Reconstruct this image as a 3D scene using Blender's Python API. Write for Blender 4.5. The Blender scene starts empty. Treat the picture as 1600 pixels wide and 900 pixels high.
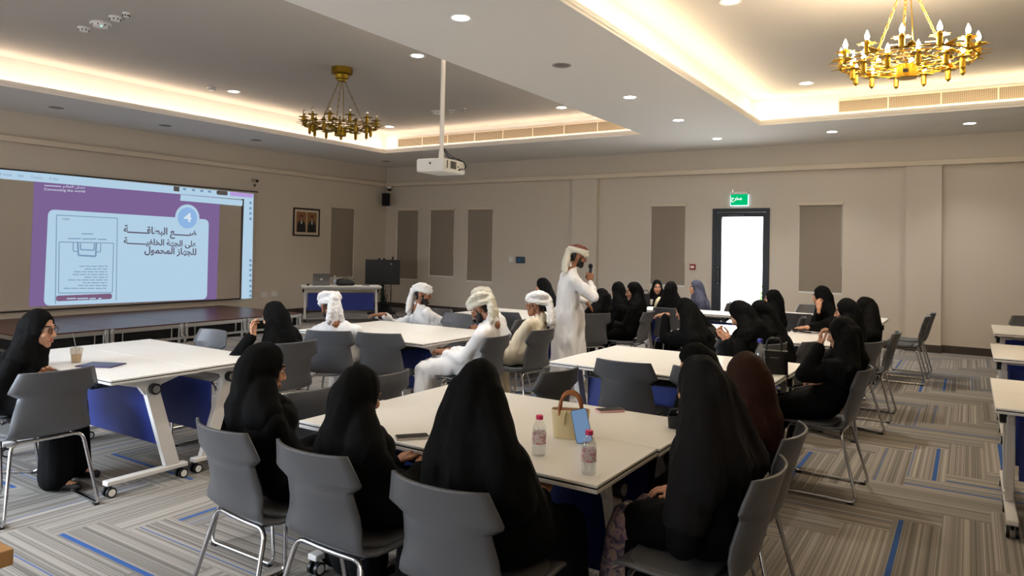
import bpy, bmesh, math, random
import numpy as np
from mathutils import Vector, Matrix, noise, Quaternion
random.seed(7)
S = bpy.context.scene
COL = S.collection
PI = math.pi
def c8(r, g, b):
    f = lambda u: (u/255/12.92 if u/255 <= .04045 else ((u/255+.055)/1.055)**2.4)
    return (f(r), f(g), f(b), 1.0)
# ------------------------------------------------------------------ camera
CAM_H, F_PX, CY, YAW, PITCH, ROLL = 1.6, 1111.18, 363.76, .5719, .0208, .0201
def _basis():
    fw = np.array([-math.sin(YAW)*math.cos(PITCH), math.cos(YAW)*math.cos(PITCH), math.sin(PITCH)])
    r = np.array([math.cos(YAW), math.sin(YAW), 0.0]); u = np.cross(r, fw)
    c, s = math.cos(ROLL), math.sin(ROLL)
    return np.array([c*r+s*u, -s*r+c*u, fw])
MB3 = _basis(); EYE = np.array([0, 0, CAM_H])
def ray(px, py): return np.array([(px-800)/F_PX, -(py-CY)/F_PX, 1.0])@MB3
def at_z(px, py, z): d = ray(px, py); return Vector(EYE+d*((z-CAM_H)/d[2]))
def at_x(px, py, x): d = ray(px, py); return Vector(EYE+d*(x/d[0]))
def at_y(px, py, y): d = ray(px, py); return Vector(EYE+d*(y/d[1]))
def at_d(px, py, dep): return Vector(EYE+ray(px, py)*dep)
cd = bpy.data.cameras.new('camera'); cam = bpy.data.objects.new('camera', cd); COL.objects.link(cam)
cd.sensor_width = 36; cd.lens = F_PX/1600*36; cd.shift_y = -(450-CY)/1600; cd.clip_start = .05
m = Matrix([list(MB3[0])+[0], list(MB3[1])+[0], list(-MB3[2])+[0], [0, 0, 0, 1]]).transposed(); m.translation = EYE
cam.matrix_world = m; S.camera = cam
S.view_settings.view_transform = 'Standard'; S.view_settings.look = 'None'
S.view_settings.gamma = 1; S.view_settings.use_curve_mapping = False
S.view_settings.exposure = 0.18
# ------------------------------------------------------------------ world and daylight
XL, XR, YB, YF, ZS, ZT = -12.845, 5.3, 13.85, -1.5, 3.616, 4.04
SKY, DAY, COVE_L, COVE_R, DOWN = 3.2, 300, 31, 45, 185
w = bpy.data.worlds.new('world'); S.world = w; w.use_nodes = True
w.node_tree.nodes['Background'].inputs[0].default_value = (.93, .97, 1, 1)
w.node_tree.nodes['Background'].inputs[1].default_value = SKY
def area(name, loc, direction, sx, sy, power, col, spread=PI, along=None):
    l = bpy.data.lights.new(name, 'AREA'); l.shape = 'RECTANGLE'; l.size = sx; l.size_y = sy; l.energy = power; l.color = col[:3]; l.spread = spread
    o = bpy.data.objects.new(name, l); COL.objects.link(o); o.location = loc
    d = Vector(direction).normalized()
    if along is None: o.rotation_euler = d.to_track_quat('-Z', 'Y').to_euler()
    else:       # long side (local y) runs along the given axis
        y = Vector(along); y = (y-d*y.dot(d)).normalized(); z = -d; o.rotation_euler = Matrix((y.cross(z), y, z)).transposed().to_euler()
    return o
# daylight coming in through the two left windows of the wall behind the photographer
area('window_daylight', (-6.4, YF-.03, 1.4), (.3, 1, -1.25), 2.6, 2.3, DAY, (.74, .86, 1), 2.0)
area('window_daylight.001', (-9.6, YF-.03, 1.4), (.3, 1, -.6), 2.6, 2.3, DAY*.12, (.72, .85, 1), 1.4)
area('window_daylight.002', (-2.4, YF-.03, 1.4), (-.1, .55, -1), 2.6, 2.3, 70, (.84, .92, 1), 1.5)  # added fill: its bounce off the near floor lifts the ceiling band
# daylight falling in through the glazed door
area('door_daylight', (-3.66, YB+.3, 1.25), (-.05, -1, -.1), .8, 2.0, 60, (.92, .97, 1))
# ------------------------------------------------------------------ materials
MATS = {}
def mat(name, col=(0.8, .8, .8, 1), rough=.5, metal=0.0, emit=0.0, trans=0.0, ior=1.45, coat=0.0, bump=None, var=None, spec=None, alpha=None, sheen=0):
    if name in MATS: return MATS[name]
    m = bpy.data.materials.new(name); m.use_nodes = True; nt = m.node_tree; b = nt.nodes['Principled BSDF']
    b.inputs['Base Color'].default_value = col; b.inputs['Roughness'].default_value = rough; b.inputs['Metallic'].default_value = metal
    b.inputs['IOR'].default_value = ior
    if spec is not None: b.inputs['Specular IOR Level'].default_value = spec
    if trans: b.inputs['Transmission Weight'].default_value = trans
    if coat: b.inputs['Coat Weight'].default_value = coat
    if sheen: b.inputs['Sheen Weight'].default_value = sheen
    if alpha is not None: b.inputs['Alpha'].default_value = alpha
    if emit: b.inputs['Emission Color'].default_value = col; b.inputs['Emission Strength'].default_value = emit
    tc = None
    if bump or var:
        tc = nt.nodes.new('ShaderNodeTexCoord')
    if var:   # (scale, amount)
        n = nt.nodes.new('ShaderNodeTexNoise'); n.inputs['Scale'].default_value = var[0]; n.inputs['Detail'].default_value = 4
        nt.links.new(tc.outputs['Object'], n.inputs['Vector'])
        mx = nt.nodes.new('ShaderNodeMix'); mx.data_type = 'RGBA'
        mx.inputs[6].default_value = tuple(x*(1-var[1]) for x in col[:3])+(1,); mx.inputs[7].default_value = tuple(min(1, x*(1+var[1])) for x in col[:3])+(1,)
        nt.links.new(n.outputs['Fac'], mx.inputs[0]); nt.links.new(mx.outputs[2], b.inputs['Base Color'])
    if bump:  # (scale, strength, stretch)
        n = nt.nodes.new('ShaderNodeTexNoise'); n.inputs['Scale'].default_value = bump[0]; n.inputs['Detail'].default_value = 3
        mp = nt.nodes.new('ShaderNodeMapping'); mp.inputs['Scale'].default_value = bump[2] if len(bump) > 2 else (1, 1, 1)
        nt.links.new(tc.outputs['Object'], mp.inputs['Vector']); nt.links.new(mp.outputs['Vector'], n.inputs['Vector'])
        bp = nt.nodes.new('ShaderNodeBump'); bp.inputs['Strength'].default_value = bump[1]; bp.inputs['Distance'].default_value = .01
        nt.links.new(n.outputs['Fac'], bp.inputs['Height']); nt.links.new(bp.outputs['Normal'], b.inputs['Normal'])
    MATS[name] = m; return m
def emitter(name, col, strength):
    if name in MATS: return MATS[name]
    m = bpy.data.materials.new(name); m.use_nodes = True; nt = m.node_tree; nt.nodes.clear()
    o = nt.nodes.new('ShaderNodeOutputMaterial'); e = nt.nodes.new('ShaderNodeEmission')
    e.inputs[0].default_value = col; e.inputs[1].default_value = strength; nt.links.new(e.outputs[0], o.inputs[0]); MATS[name] = m; return m
WALL = mat('wall_paint', c8(208, 198, 184), .75, bump=(60, .03), var=(.6, .02))
CEIL = mat('ceiling_paint', c8(236, 233, 228), .8, var=(.5, .02))
TRIMP = mat('trim_paint', c8(216, 203, 184), .7)
BASE = mat('baseboard_brown', c8(66, 56, 50), .5)
BLIND = mat('blind_fabric', c8(150, 138, 124), .85, bump=(400, .1))
WHITE = mat('white_plastic', c8(228, 226, 222), .4)
TABLETOP = mat('white_laminate', c8(245, 243, 238), .3, var=(3, .012))
TEDGE = mat('dark_edge_band', c8(40, 38, 38), .5)
POWDER = mat('white_powder_coat', c8(214, 211, 208), .35)
BLACKP = mat('black_plastic', c8(18, 18, 19), .45)
BLACKG = mat('black_gloss', c8(9, 9, 11), .12, coat=.4)
CHROME = mat('chrome', c8(205, 205, 208), .12, 1.0)
ALU = mat('aluminium', c8(196, 194, 190), .32, 1.0)
SHELL = mat('grey_polypropylene', c8(86, 87, 91), .40, bump=(500, .04))
PAD = mat('seat_pad_grey', c8(88, 90, 92), .8, bump=(300, .15))
BLUE = mat('blue_modesty_panel', c8(34, 52, 132), .45)
SKINF = mat('skin_light_brown', c8(198, 146, 116), .5, var=(30, .05))
SKINM = mat('skin_brown', c8(142, 94, 66), .5, var=(30, .06))
LIPS = mat('lips', c8(160, 92, 82), .45)
LIPSM = mat('lips_dark', c8(110, 66, 54), .5)
HAIR = mat('dark_hair', c8(20, 16, 14), .6)
EYEW = mat('eye_white', c8(225, 222, 216), .25)
GOLD = mat('brass_gold', c8(206, 166, 62), .28, 1.0)
GOLD_UNLIT = mat('brass_aged', c8(146, 120, 40), .38, 1.0)  # same brass, darkened in the colour for the unlit chandelier
WOODT = mat('pale_oak_table', c8(170, 126, 78), .45, bump=(20, .05, (1, 12, 1)), var=(4, .15))
PAPER = mat('paper', c8(235, 233, 228), .7)
def clear(name, col=(1, 1, 1, 1), rough=.03, ior=1.3): return mat(name, col, rough, trans=1.0, ior=ior)
def glass_pane(name, tint=(1, 1, 1, 1), refl=.08):
    if name in MATS: return MATS[name]
    m = bpy.data.materials.new(name); m.use_nodes = True; nt = m.node_tree; nt.nodes.clear()
    o = nt.nodes.new('ShaderNodeOutputMaterial'); t = nt.nodes.new('ShaderNodeBsdfTransparent'); g = nt.nodes.new('ShaderNodeBsdfGlossy'); x = nt.nodes.new('ShaderNodeMixShader')
    t.inputs[0].default_value = tint; g.inputs['Roughness'].default_value = .02; x.inputs[0].default_value = refl
    nt.links.new(t.outputs[0], x.inputs[1]); nt.links.new(g.outputs[0], x.inputs[2]); nt.links.new(x.outputs[0], o.inputs[0]); MATS[name] = m; return m
PANE = glass_pane('window_glass')
CLEARP = glass_pane('clear_plastic', (.93, .95, .96, 1), .16)
def carpet():
    m = bpy.data.materials.new('carpet_planks'); m.use_nodes = True; nt = m.node_tree; b = nt.nodes['Principled BSDF']
    def nd(t, **k):
        n = nt.nodes.new(t)
        for a, v in k.items(): setattr(n, a, v)
        return n
    def M(op, a, bb=None, c=None):
        n = nd('ShaderNodeMath', operation=op)
        for i, v in enumerate((a, bb, c)):
            if v is None: continue
            if isinstance(v, (int, float)): n.inputs[i].default_value = v
            else: nt.links.new(v, n.inputs[i])
        return n.outputs[0]
    tc = nd('ShaderNodeTexCoord'); sp = nd('ShaderNodeSeparateXYZ'); nt.links.new(tc.outputs['Object'], sp.inputs[0])
    W, N = .25, 4
    X = M('ADD', sp.outputs[0], 100.13); Y = M('ADD', sp.outputs[1], 100.06)
    i = M('FLOOR', M('DIVIDE', X, W)); j = M('FLOOR', M('DIVIDE', Y, W))
    k = M('FLOORED_MODULO', M('SUBTRACT', i, j), 2*N)
    hor = M('LESS_THAN', k, N-.5)
    ida = M('ADD', M('MULTIPLY', M('SUBTRACT', i, k), 17.3), M('MULTIPLY', j, 5.71))
    idb = M('ADD', M('MULTIPLY', i, 3.37), M('MULTIPLY', M('SUBTRACT', j, M('SUBTRACT', 2*N-1, k)), 11.9))
    def mix(f, a, c): return M('ADD', M('MULTIPLY', f, a), M('MULTIPLY', M('SUBTRACT', 1, f), c))
    pid = mix(hor, ida, M('ADD', idb, 400.7))
    acr = mix(hor, Y, X); alo = mix(hor, X, Y)
    def wn(x, y=None):
        n = nd('ShaderNodeTexWhiteNoise', noise_dimensions='2D'); cb = nd('ShaderNodeCombineXYZ')
        nt.links.new(x, cb.inputs[0])
        if y is not None: nt.links.new(y, cb.inputs[1])
        nt.links.new(cb.outputs[0], n.inputs['Vector']); return n.outputs['Value']
    tone = wn(pid)
    s1 = wn(M('FLOOR', M('DIVIDE', acr, .0062)), pid)
    s2 = wn(M('FLOOR', M('DIVIDE', acr, .0185)), M('ADD', pid, 7.7))
    inpl = M('FLOORED_MODULO', acr, W)
    c1 = M('MULTIPLY', wn(M('ADD', pid, 31.0)), .22); c2 = M('MULTIPLY', wn(M('ADD', pid, 57.0)), .22)
    has1 = M('LESS_THAN', wn(M('ADD', pid, 91.0)), .34); has2 = M('LESS_THAN', wn(M('ADD', pid, 143.0)), .5)
    b1 = M('MULTIPLY', M('LESS_THAN', M('ABSOLUTE', M('SUBTRACT', inpl, c1)), .014), has1)
    b2 = M('MULTIPLY', M('LESS_THAN', M('ABSOLUTE', M('SUBTRACT', inpl, c2)), .005), has2)
    blue = M('MAXIMUM', b1, M('MULTIPLY', b2, .75))
    n = nd('ShaderNodeTexNoise'); n.inputs['Scale'].default_value = 160; n.inputs['Detail'].default_value = 3; nt.links.new(tc.outputs['Object'], n.inputs['Vector'])
    v = M('ADD', M('MULTIPLY', s1, .40), M('ADD', M('MULTIPLY', s2, .30), M('ADD', M('MULTIPLY', tone, .20), M('MULTIPLY', n.outputs['Fac'], .25))))
    cr = nd('ShaderNodeValToRGB'); e = cr.color_ramp.elements
    e[0].position = .12; e[0].color = c8(84, 81, 78); e[1].position = 1.0; e[1].color = c8(176, 170, 162)
    e.new(.55).color = c8(130, 125, 119)
    nt.links.new(v, cr.inputs[0])
    mx = nd('ShaderNodeMix', data_type='RGBA'); nt.links.new(blue, mx.inputs[0]); nt.links.new(cr.outputs[0], mx.inputs[6]); mx.inputs[7].default_value = c8(58, 90, 146)
    nt.links.new(mx.outputs[2], b.inputs['Base Color']); b.inputs['Roughness'].default_value = .95; b.inputs['Specular IOR Level'].default_value = .1
    bp = nd('ShaderNodeBump'); bp.inputs['Strength'].default_value = .35; bp.inputs['Distance'].default_value = .004; nt.links.new(M('ADD', s1, n.outputs['Fac']), bp.inputs['Height']); nt.links.new(bp.outputs[0], b.inputs['Normal'])
    return m
CARPET = carpet()
def floral():
    m = bpy.data.materials.new('floral_cloth'); m.use_nodes = True; nt = m.node_tree; b = nt.nodes['Principled BSDF']
    tc = nt.nodes.new('ShaderNodeTexCoord'); v = nt.nodes.new('ShaderNodeTexNoise'); v.inputs['Scale'].default_value = 24; v.inputs['Detail'].default_value = 2; v.inputs['Distortion'].default_value = 1.2
    cr = nt.nodes.new('ShaderNodeValToRGB'); e = cr.color_ramp.elements
    e[0].position = .3; e[0].color = c8(42, 38, 52); e[1].position = .75; e[1].color = c8(205, 186, 176)
    e.new(.45).color = c8(84, 74, 92); e.new(.55).color = c8(150, 118, 122); e.new(.62).color = c8(120, 110, 84)
    nt.links.new(tc.outputs['Object'], v.inputs['Vector']); nt.links.new(v.outputs['Fac'], cr.inputs[0]); nt.links.new(cr.outputs[0], b.inputs['Base Color']); b.inputs['Roughness'].default_value = .8
    return m
def grille_mat():
    m = bpy.data.materials.new('perforated_grille'); m.use_nodes = True; nt = m.node_tree; b = nt.nodes['Principled BSDF']
    tc = nt.nodes.new('ShaderNodeTexCoord'); br = nt.nodes.new('ShaderNodeTexBrick'); mp = nt.nodes.new('ShaderNodeMapping'); mp.inputs['Rotation'].default_value = (PI/2, 0, 0)
    br.offset = 0; br.inputs['Scale'].default_value = 1; br.inputs['Brick Width'].default_value = .022; br.inputs['Row Height'].default_value = .016; br.inputs['Mortar Size'].default_value = .004
    br.inputs['Color1'].default_value = c8(58, 50, 40); br.inputs['Color2'].default_value = c8(66, 56, 45); br.inputs['Mortar'].default_value = c8(160, 146, 126)
    nt.links.new(tc.outputs['Object'], mp.inputs['Vector']); nt.links.new(mp.outputs['Vector'], br.inputs['Vector']); nt.links.new(br.outputs['Color'], b.inputs['Base Color']); b.inputs['Roughness'].default_value = .5
    return m
# ------------------------------------------------------------------ mesh builder
class G:
    def __init__(s): s.v = []; s.f = []; s.mi = []; s.cur = 0
    def add(s, vs, fs):
        b = len(s.v); s.v += [tuple(v) for v in vs]; s.f += [tuple(b+i for i in f) for f in fs]; s.mi += [s.cur]*len(fs); return s
    def box(s, lo, hi, M=None):
        x0, y0, z0 = lo; x1, y1, z1 = hi
        vs = [(x0, y0, z0), (x1, y0, z0), (x1, y1, z0), (x0, y1, z0), (x0, y0, z1), (x1, y0, z1), (x1, y1, z1), (x0, y1, z1)]
        if M is not None: vs = [tuple(M@Vector(v)) for v in vs]
        return s.add(vs, [(0, 3, 2, 1), (4, 5, 6, 7), (0, 1, 5, 4), (1, 2, 6, 5), (2, 3, 7, 6), (3, 0, 4, 7)])
    def cbox(s, c, d, M=None): return s.box([c[i]-d[i]/2 for i in range(3)], [c[i]+d[i]/2 for i in range(3)], M)
    def prism(s, pts, h0, h1, M=None):    # outline in xy, extruded along z
        n = len(pts); vs = [(p[0], p[1], h0) for p in pts]+[(p[0], p[1], h1) for p in pts]
        if M is not None: vs = [tuple(M@Vector(v)) for v in vs]
        return s.add(vs, [tuple(reversed(range(n))), tuple(range(n, 2*n))]+[(i, (i+1) % n, n+(i+1) % n, n+i) for i in range(n)])
    def tube(s, pts, r, n=8, closed=False, rad=None):
        P = [Vector(p) for p in pts]; L = len(P); vs = []; up = None
        for i in range(L):
            a = P[(i-1) % L] if (closed or i > 0) else P[i]; c = P[(i+1) % L] if (closed or i < L-1) else P[i]
            t = (c-a).normalized()
            if up is None: up = t.orthogonal().normalized()
            up = (up-t*up.dot(t)); up = up.normalized() if up.length > 1e-6 else t.orthogonal().normalized()
            w = t.cross(up); rr = rad[i] if rad else r
            vs += [P[i]+up*(math.cos(2*PI*k/n)*rr)+w*(math.sin(2*PI*k/n)*rr) for k in range(n)]
        fs = []
        for i in range(L if closed else L-1):
            j = (i+1) % L
            fs += [(i*n+k, i*n+(k+1) % n, j*n+(k+1) % n, j*n+k) for k in range(n)]
        if not closed: fs += [tuple(reversed(range(n))), tuple(range((L-1)*n, L*n))]
        return s.add(vs, fs)
    def cyl(s, p0, p1, r0, r1=None, n=16): return s.tube([p0, p1], r0, n, rad=[r0, r0 if r1 is None else r1])
    def lathe(s, prof, c=(0, 0, 0), n=24, M=None):   # (r, z) pairs around z
        vs = []
        for r, z in prof: vs += [(c[0]+r*math.cos(2*PI*k/n), c[1]+r*math.sin(2*PI*k/n), c[2]+z) for k in range(n)]
        if M is not None: vs = [tuple(M@Vector(v)) for v in vs]
        fs = []
        for i in range(len(prof)-1): fs += [(i*n+k, i*n+(k+1) % n, (i+1)*n+(k+1) % n, (i+1)*n+k) for k in range(n)]
        if prof[0][0] > 1e-6: fs.append(tuple(reversed(range(n))))
        if prof[-1][0] > 1e-6: fs.append(tuple(range((len(prof)-1)*n, len(prof)*n)))
        return s.add(vs, fs)
    def ball(s, c, r, n=14, m=9, R=None):
        if isinstance(r, (int, float)): r = (r, r, r)
        vs = []
        for i in range(m+1):
            a = PI*i/m
            for k in range(n):
                p = Vector((r[0]*math.sin(a)*math.cos(2*PI*k/n), r[1]*math.sin(a)*math.sin(2*PI*k/n), r[2]*math.cos(a)))
                if R is not None: p = R@p
                vs.append(Vector(c)+p)
        fs = [(i*n+k, (i+1)*n+k, (i+1)*n+(k+1) % n, i*n+(k+1) % n) for i in range(m) for k in range(n)]
        return s.add(vs, fs)
    def mesh(s, name, mats, smooth=False, sharp=None):
        me = bpy.data.meshes.new(name); me.from_pydata(s.v, [], s.f)
        for mm in (mats if isinstance(mats, (list, tuple)) else [mats]): me.materials.append(mm)
        if any(s.mi): me.polygons.foreach_set('material_index', s.mi)
        bm = bmesh.new(); bm.from_mesh(me); bmesh.ops.remove_doubles(bm, verts=bm.verts, dist=1e-6); bmesh.ops.recalc_face_normals(bm, faces=bm.faces); bm.to_mesh(me); bm.free()
        if smooth:
            me.shade_smooth()
            if sharp: me.set_sharp_from_angle(angle=math.radians(sharp))
        return me
    def build(s, name, mats, parent=None, smooth=False, sharp=35, bevel=0, loc=None, rz=0):
        me = s.mesh(name, mats, smooth or bevel > 0, sharp)
        return obj(name, me, parent, bevel, loc, rz)
def obj(name, me, parent=None, bevel=0, loc=None, rz=0):
    o = bpy.data.objects.new(name, me); COL.objects.link(o); o.parent = parent
    if loc is not None: o.location = loc
    if rz: o.rotation_euler = (0, 0, rz)
    if bevel:
        b = o.modifiers.new('bevel', 'BEVEL'); b.width = bevel; b.segments = 2; b.limit_method = 'ANGLE'; b.angle_limit = math.radians(40); b.harden_normals = False
    return o
def thing(name, label, cat, loc=(0, 0, 0), rz=0, group=None):
    o = bpy.data.objects.new(name, None); COL.objects.link(o); o.location = loc; o.rotation_euler = (0, 0, rz); o.empty_display_size = .1
    return tag(o, label, cat, group)
def tag(o, label, cat, group=None):
    o['label'] = label; o['category'] = cat
    if group: o['group'] = group
    return o
def struct(o): o['kind'] = 'structure'; return o
def dup(root, loc, rz, label, group=None):
    r = root.copy(); COL.objects.link(r); r.location = loc; r.rotation_euler = (0, 0, rz); r['label'] = label
    if group: r['group'] = group
    elif 'group' in r: del r['group']
    for ch in list(root.children):
        c = ch.copy(); COL.objects.link(c); c.parent = r
        for g in list(ch.children):
            d = g.copy(); COL.objects.link(d); d.parent = c
    return r
def rounded(pts, r, seg=4, closed=False):      # polyline with rounded corners
    P = [Vector(p) for p in pts]; n = len(P); out = []
    for i in range(n):
        if not closed and i in (0, n-1): out.append(P[i]); continue
        a, b, c = P[(i-1) % n], P[i], P[(i+1) % n]; u = (a-b); v = (c-b); rr = min(r, u.length*.45, v.length*.45)
        p0 = b+u.normalized()*rr; p1 = b+v.normalized()*rr
        for k in range(seg+1):
            t = k/seg; out.append(p0*(1-t)**2+b*(2*t*(1-t))+p1*t*t)
    return out
# ------------------------------------------------------------------ Arabic shaping and text
AR = {}
for ch, code, n in (('ا', 0xFE8D, 2), ('ب', 0xFE8F, 4), ('ة', 0xFE93, 2), ('ت', 0xFE95, 4), ('ج', 0xFE9D, 4), ('ح', 0xFEA1, 4), ('خ', 0xFEA5, 4), ('د', 0xFEA9, 2), ('ر', 0xFEAD, 2), ('ز', 0xFEAF, 2), ('س', 0xFEB1, 4), ('ص', 0xFEB9, 4), ('ض', 0xFEBD, 4), ('ط', 0xFEC1, 4), ('ع', 0xFEC9, 4), ('ف', 0xFED1, 4), ('ق', 0xFED5, 4), ('ل', 0xFEDD, 4), ('م', 0xFEE1, 4), ('ن', 0xFEE5, 4), ('ه', 0xFEE9, 4), ('و', 0xFEED, 2), ('ى', 0xFEEF, 2), ('ي', 0xFEF1, 4)):
    AR[ch] = (code, n)
def arabic(t):
    out = []
    for i, ch in enumerate(t):
        if ch not in AR: out.append(ch); continue
        code, n = AR[ch]
        pv = i > 0 and (t[i-1] == 'ـ' or (t[i-1] in AR and AR[t[i-1]][1] == 4))
        nx = i < len(t)-1 and (t[i+1] == 'ـ' or t[i+1] in AR) and n == 4
        out.append(chr(code+(3 if pv and nx else 1 if pv else 2 if nx else 0)))
    return ''.join(reversed(out))
def text_mesh(body, width, height=None, weight=0):
    c = bpy.data.curves.new('lettering', 'FONT'); c.body = body; c.size = 1; c.align_x = 'LEFT'; c.offset = weight; c.resolution_u = 3
    o = bpy.data.objects.new('lettering', c); COL.objects.link(o)
    dg = bpy.context.evaluated_depsgraph_get(); dg.update(); ev = o.evaluated_get(dg); me = bpy.data.meshes.new_from_object(ev)
    bpy.data.objects.remove(o)
    co = np.empty(len(me.vertices)*3); me.vertices.foreach_get('co', co); co = co.reshape(-1, 3)
    lo, hi = co.min(0), co.max(0); sx = width/(hi[0]-lo[0]); sy = sx if height is None else height/(hi[1]-lo[1])
    vs = [((p[0]-lo[0])*sx, (p[1]-lo[1])*sy) for p in co]; fs = [tuple(p.vertices) for p in me.polygons]
    bpy.data.meshes.remove(me); return vs, fs
# ------------------------------------------------------------------ room shell
def wall(name, axis, pos, thick, a0, a1, z0, z1, holes, m=None):
    g = G(); xs = sorted({a0, a1, *[h[0] for h in holes], *[h[1] for h in holes]}); zs = sorted({z0, z1, *[h[2] for h in holes], *[h[3] for h in holes]})
    for i in range(len(xs)-1):
        for k in range(len(zs)-1):
            cx, cz = (xs[i]+xs[i+1])/2, (zs[k]+zs[k+1])/2
            if any(h[0] < cx < h[1] and h[2] < cz < h[3] for h in holes): continue
            p0, p1 = min(pos, pos+thick), max(pos, pos+thick)
            g.box((xs[i], p0, zs[k]), (xs[i+1], p1, zs[k+1])) if axis == 'x' else g.box((p0, xs[i], zs[k]), (p1, xs[i+1], zs[k+1]))
    return struct(g.build(name, m or WALL))
BW = [(-12.46, -11.74, .72, 2.52), (-11.36, -10.60, .84, 2.52), (-10.20, -9.46, .76, 2.52), (-5.52, -4.79, .88, 2.53), (-2.64, -1.91, .875, 2.51)]
DOOR = (-4.24, -3.16, 0.0, 2.44)
LW = (11.96, 12.72, .77, 2.50)
FW = [(-7.7, -5.1, .25, 2.55), (-3.7, -1.1, .25, 2.55), (-10.9, -8.3, .25, 2.55)]  # the opening nearest the camera is added for the bounce fill
struct(G().box((XL-.2, YF-.2, -.1), (XR+.2, YB+.2, 0)).build('floor', CARPET))
wall('wall_back', 'x', YB, .2, XL-.2, XR+.2, 0, 4.2, BW+[DOOR])
wall('wall_left', 'y', XL, -.2, YF-.2, YB+.2, 0, 4.2, [LW])
wall('wall_right', 'y', XR, .2, YF-.2, YB+.2, 0, 4.2, [])
wall('wall_front', 'x', YF, -.2, XL-.2, XR+.2, 0, 4.2, FW)
# ceiling: soffit with two raised trays, cove lips around them
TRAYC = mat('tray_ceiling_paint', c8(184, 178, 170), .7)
TR = [(-10.83, -4.80, -.8, 11.58), (-2.81, 3.22, -.8, 11.58)]
g = G()
xs = [XL, -10.83, -4.80, -2.81, 3.22, XR]
for i in (0, 2, 4): g.box((xs[i], YF, ZS), (xs[i+1], YB, ZS+.035))
for t in TR:
    g.box((t[0], t[3], ZS), (t[1], YB, ZS+.035)); g.box((t[0], YF, ZS), (t[1], t[2], ZS+.035))
    for lo, hi in (((t[0]-.02, t[2]-.02), (t[0], t[3]+.02)), ((t[1], t[2]-.02), (t[1]+.02, t[3]+.02)), ((t[0], t[3]), (t[1], t[3]+.02)), ((t[0], t[2]-.02), (t[1], t[2]))):
        g.box((lo[0], lo[1], ZS+.03), (hi[0], hi[1], 3.70))
    d = .17
    for lo, hi in (((t[0]-d-.05, t[2]-d), (t[0]-d, t[3]+d)), ((t[1]+d, t[2]-d), (t[1]+d+.05, t[3]+d)), ((t[0]-d, t[3]+d), (t[1]+d, t[3]+d+.05)), ((t[0]-d, t[2]-d-.05), (t[1]+d, t[2]-d))):
        g.box((lo[0], lo[1], ZS+.035), (hi[0], hi[1], ZT))
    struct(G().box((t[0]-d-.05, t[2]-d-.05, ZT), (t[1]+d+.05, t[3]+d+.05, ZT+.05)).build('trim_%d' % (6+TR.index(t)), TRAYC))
struct(g.build('ceiling', CEIL))
# warm light strips lying in the coves, hidden behind the lips
for k, t in enumerate(TR):
    L = t[3]-t[2]; W_ = t[1]-t[0]; p = COVE_L if k == 0 else COVE_R; wc = (1, .78, .58) if k == 0 else (1, .80, .52); cy = (t[2]+t[3])/2; cx = (t[0]+t[1])/2
    for x_, sg_ in ((t[0]-.07, 1), (t[1]+.07, -1)): area('cove_strip', (x_, cy, 3.672), (1.3*sg_, 0, 1), .06, L, p*L/W_, wc, along=(0, 1, 0))
    for y_, sg_ in ((t[3]+.07, -1), (t[2]-.07, 1)): area('cove_strip', (cx, y_, 3.672), (0, 1.3*sg_, 1), .06, W_, p, wc, along=(1, 0, 0))
# cornice shelf around the walls, pilasters, baseboards
def cornice(name, lo, hi): return struct(G().box(lo, hi).build(name, TRIMP, bevel=.006))
cornice('trim_1', (XL, YB-.15, 3.115), (XR, YB, 3.205)); cornice('trim_2', (XL, YF, 3.115), (XL+.12, YB-.12, 3.205)); cornice('trim_3', (XR-.12, YF, 3.115), (XR, YB-.12, 3.205))
for n, (a, b) in enumerate(((-7.30, -6.70), (-.91, -.39))):
    g = G(); g.box((a, YB-.11, 0), (b, YB, 3.115)); struct(g.build('trim_%d' % (n+4), WALL))
g = G()
for a, b in ((XL, -7.30), (-6.70, -4.24), (-3.16, -.91), (-.39, XR)): g.box((a, YB-.018, 0), (b, YB, .125))
for a, b in ((-7.30, -6.70), (-.91, -.39)): g.box((a-.018, YB-.128, 0), (b+.018, YB-.11, .125)); g.box((a-.018, YB-.10, 0), (a, YB, .125)); g.box((b, YB-.10, 0), (b+.018, YB, .125))
struct(g.build('baseboard_back', BASE))
struct(G().box((XL, 9.15, 0), (XL+.018, YB-.018, .125)).build('baseboard_left', BASE))
struct(G().box((XR-.018, YF, 0), (XR, YB-.018, .125)).build('baseboard_right', BASE))
# windows and their roller blinds
DARKAL = mat('black_aluminium', c8(20, 20, 22), .4)
def window(n, axis, h, pos, sgn):
    a0, a1, z0, z1 = h; g = G(); y0, y1 = (pos+sgn*.12, pos+sgn*.17) if sgn > 0 else (pos-.17, pos-.12)
    for b0, b1, c0, c1 in ((a0, a0+.05, z0, z1), (a1-.05, a1, z0, z1), (a0+.05, a1-.05, z0, z0+.05), (a0+.05, a1-.05, z1-.05, z1)):
        g.box((b0, y0, c0), (b1, y1, c1)) if axis == 'x' else g.box((y0, b0, c0), (y1, b1, c1))
    o = struct(g.build('window_%d' % n, DARKAL)); ym = (y0+y1)/2
    p = G(); p.box((a0+.05, ym-.004, z0+.05), (a1-.05, ym+.004, z1-.05)) if axis == 'x' else p.box((ym-.004, a0+.05, z0+.05), (ym+.004, a1-.05, z1-.05))
    p.build('pane', PANE, o)
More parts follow.
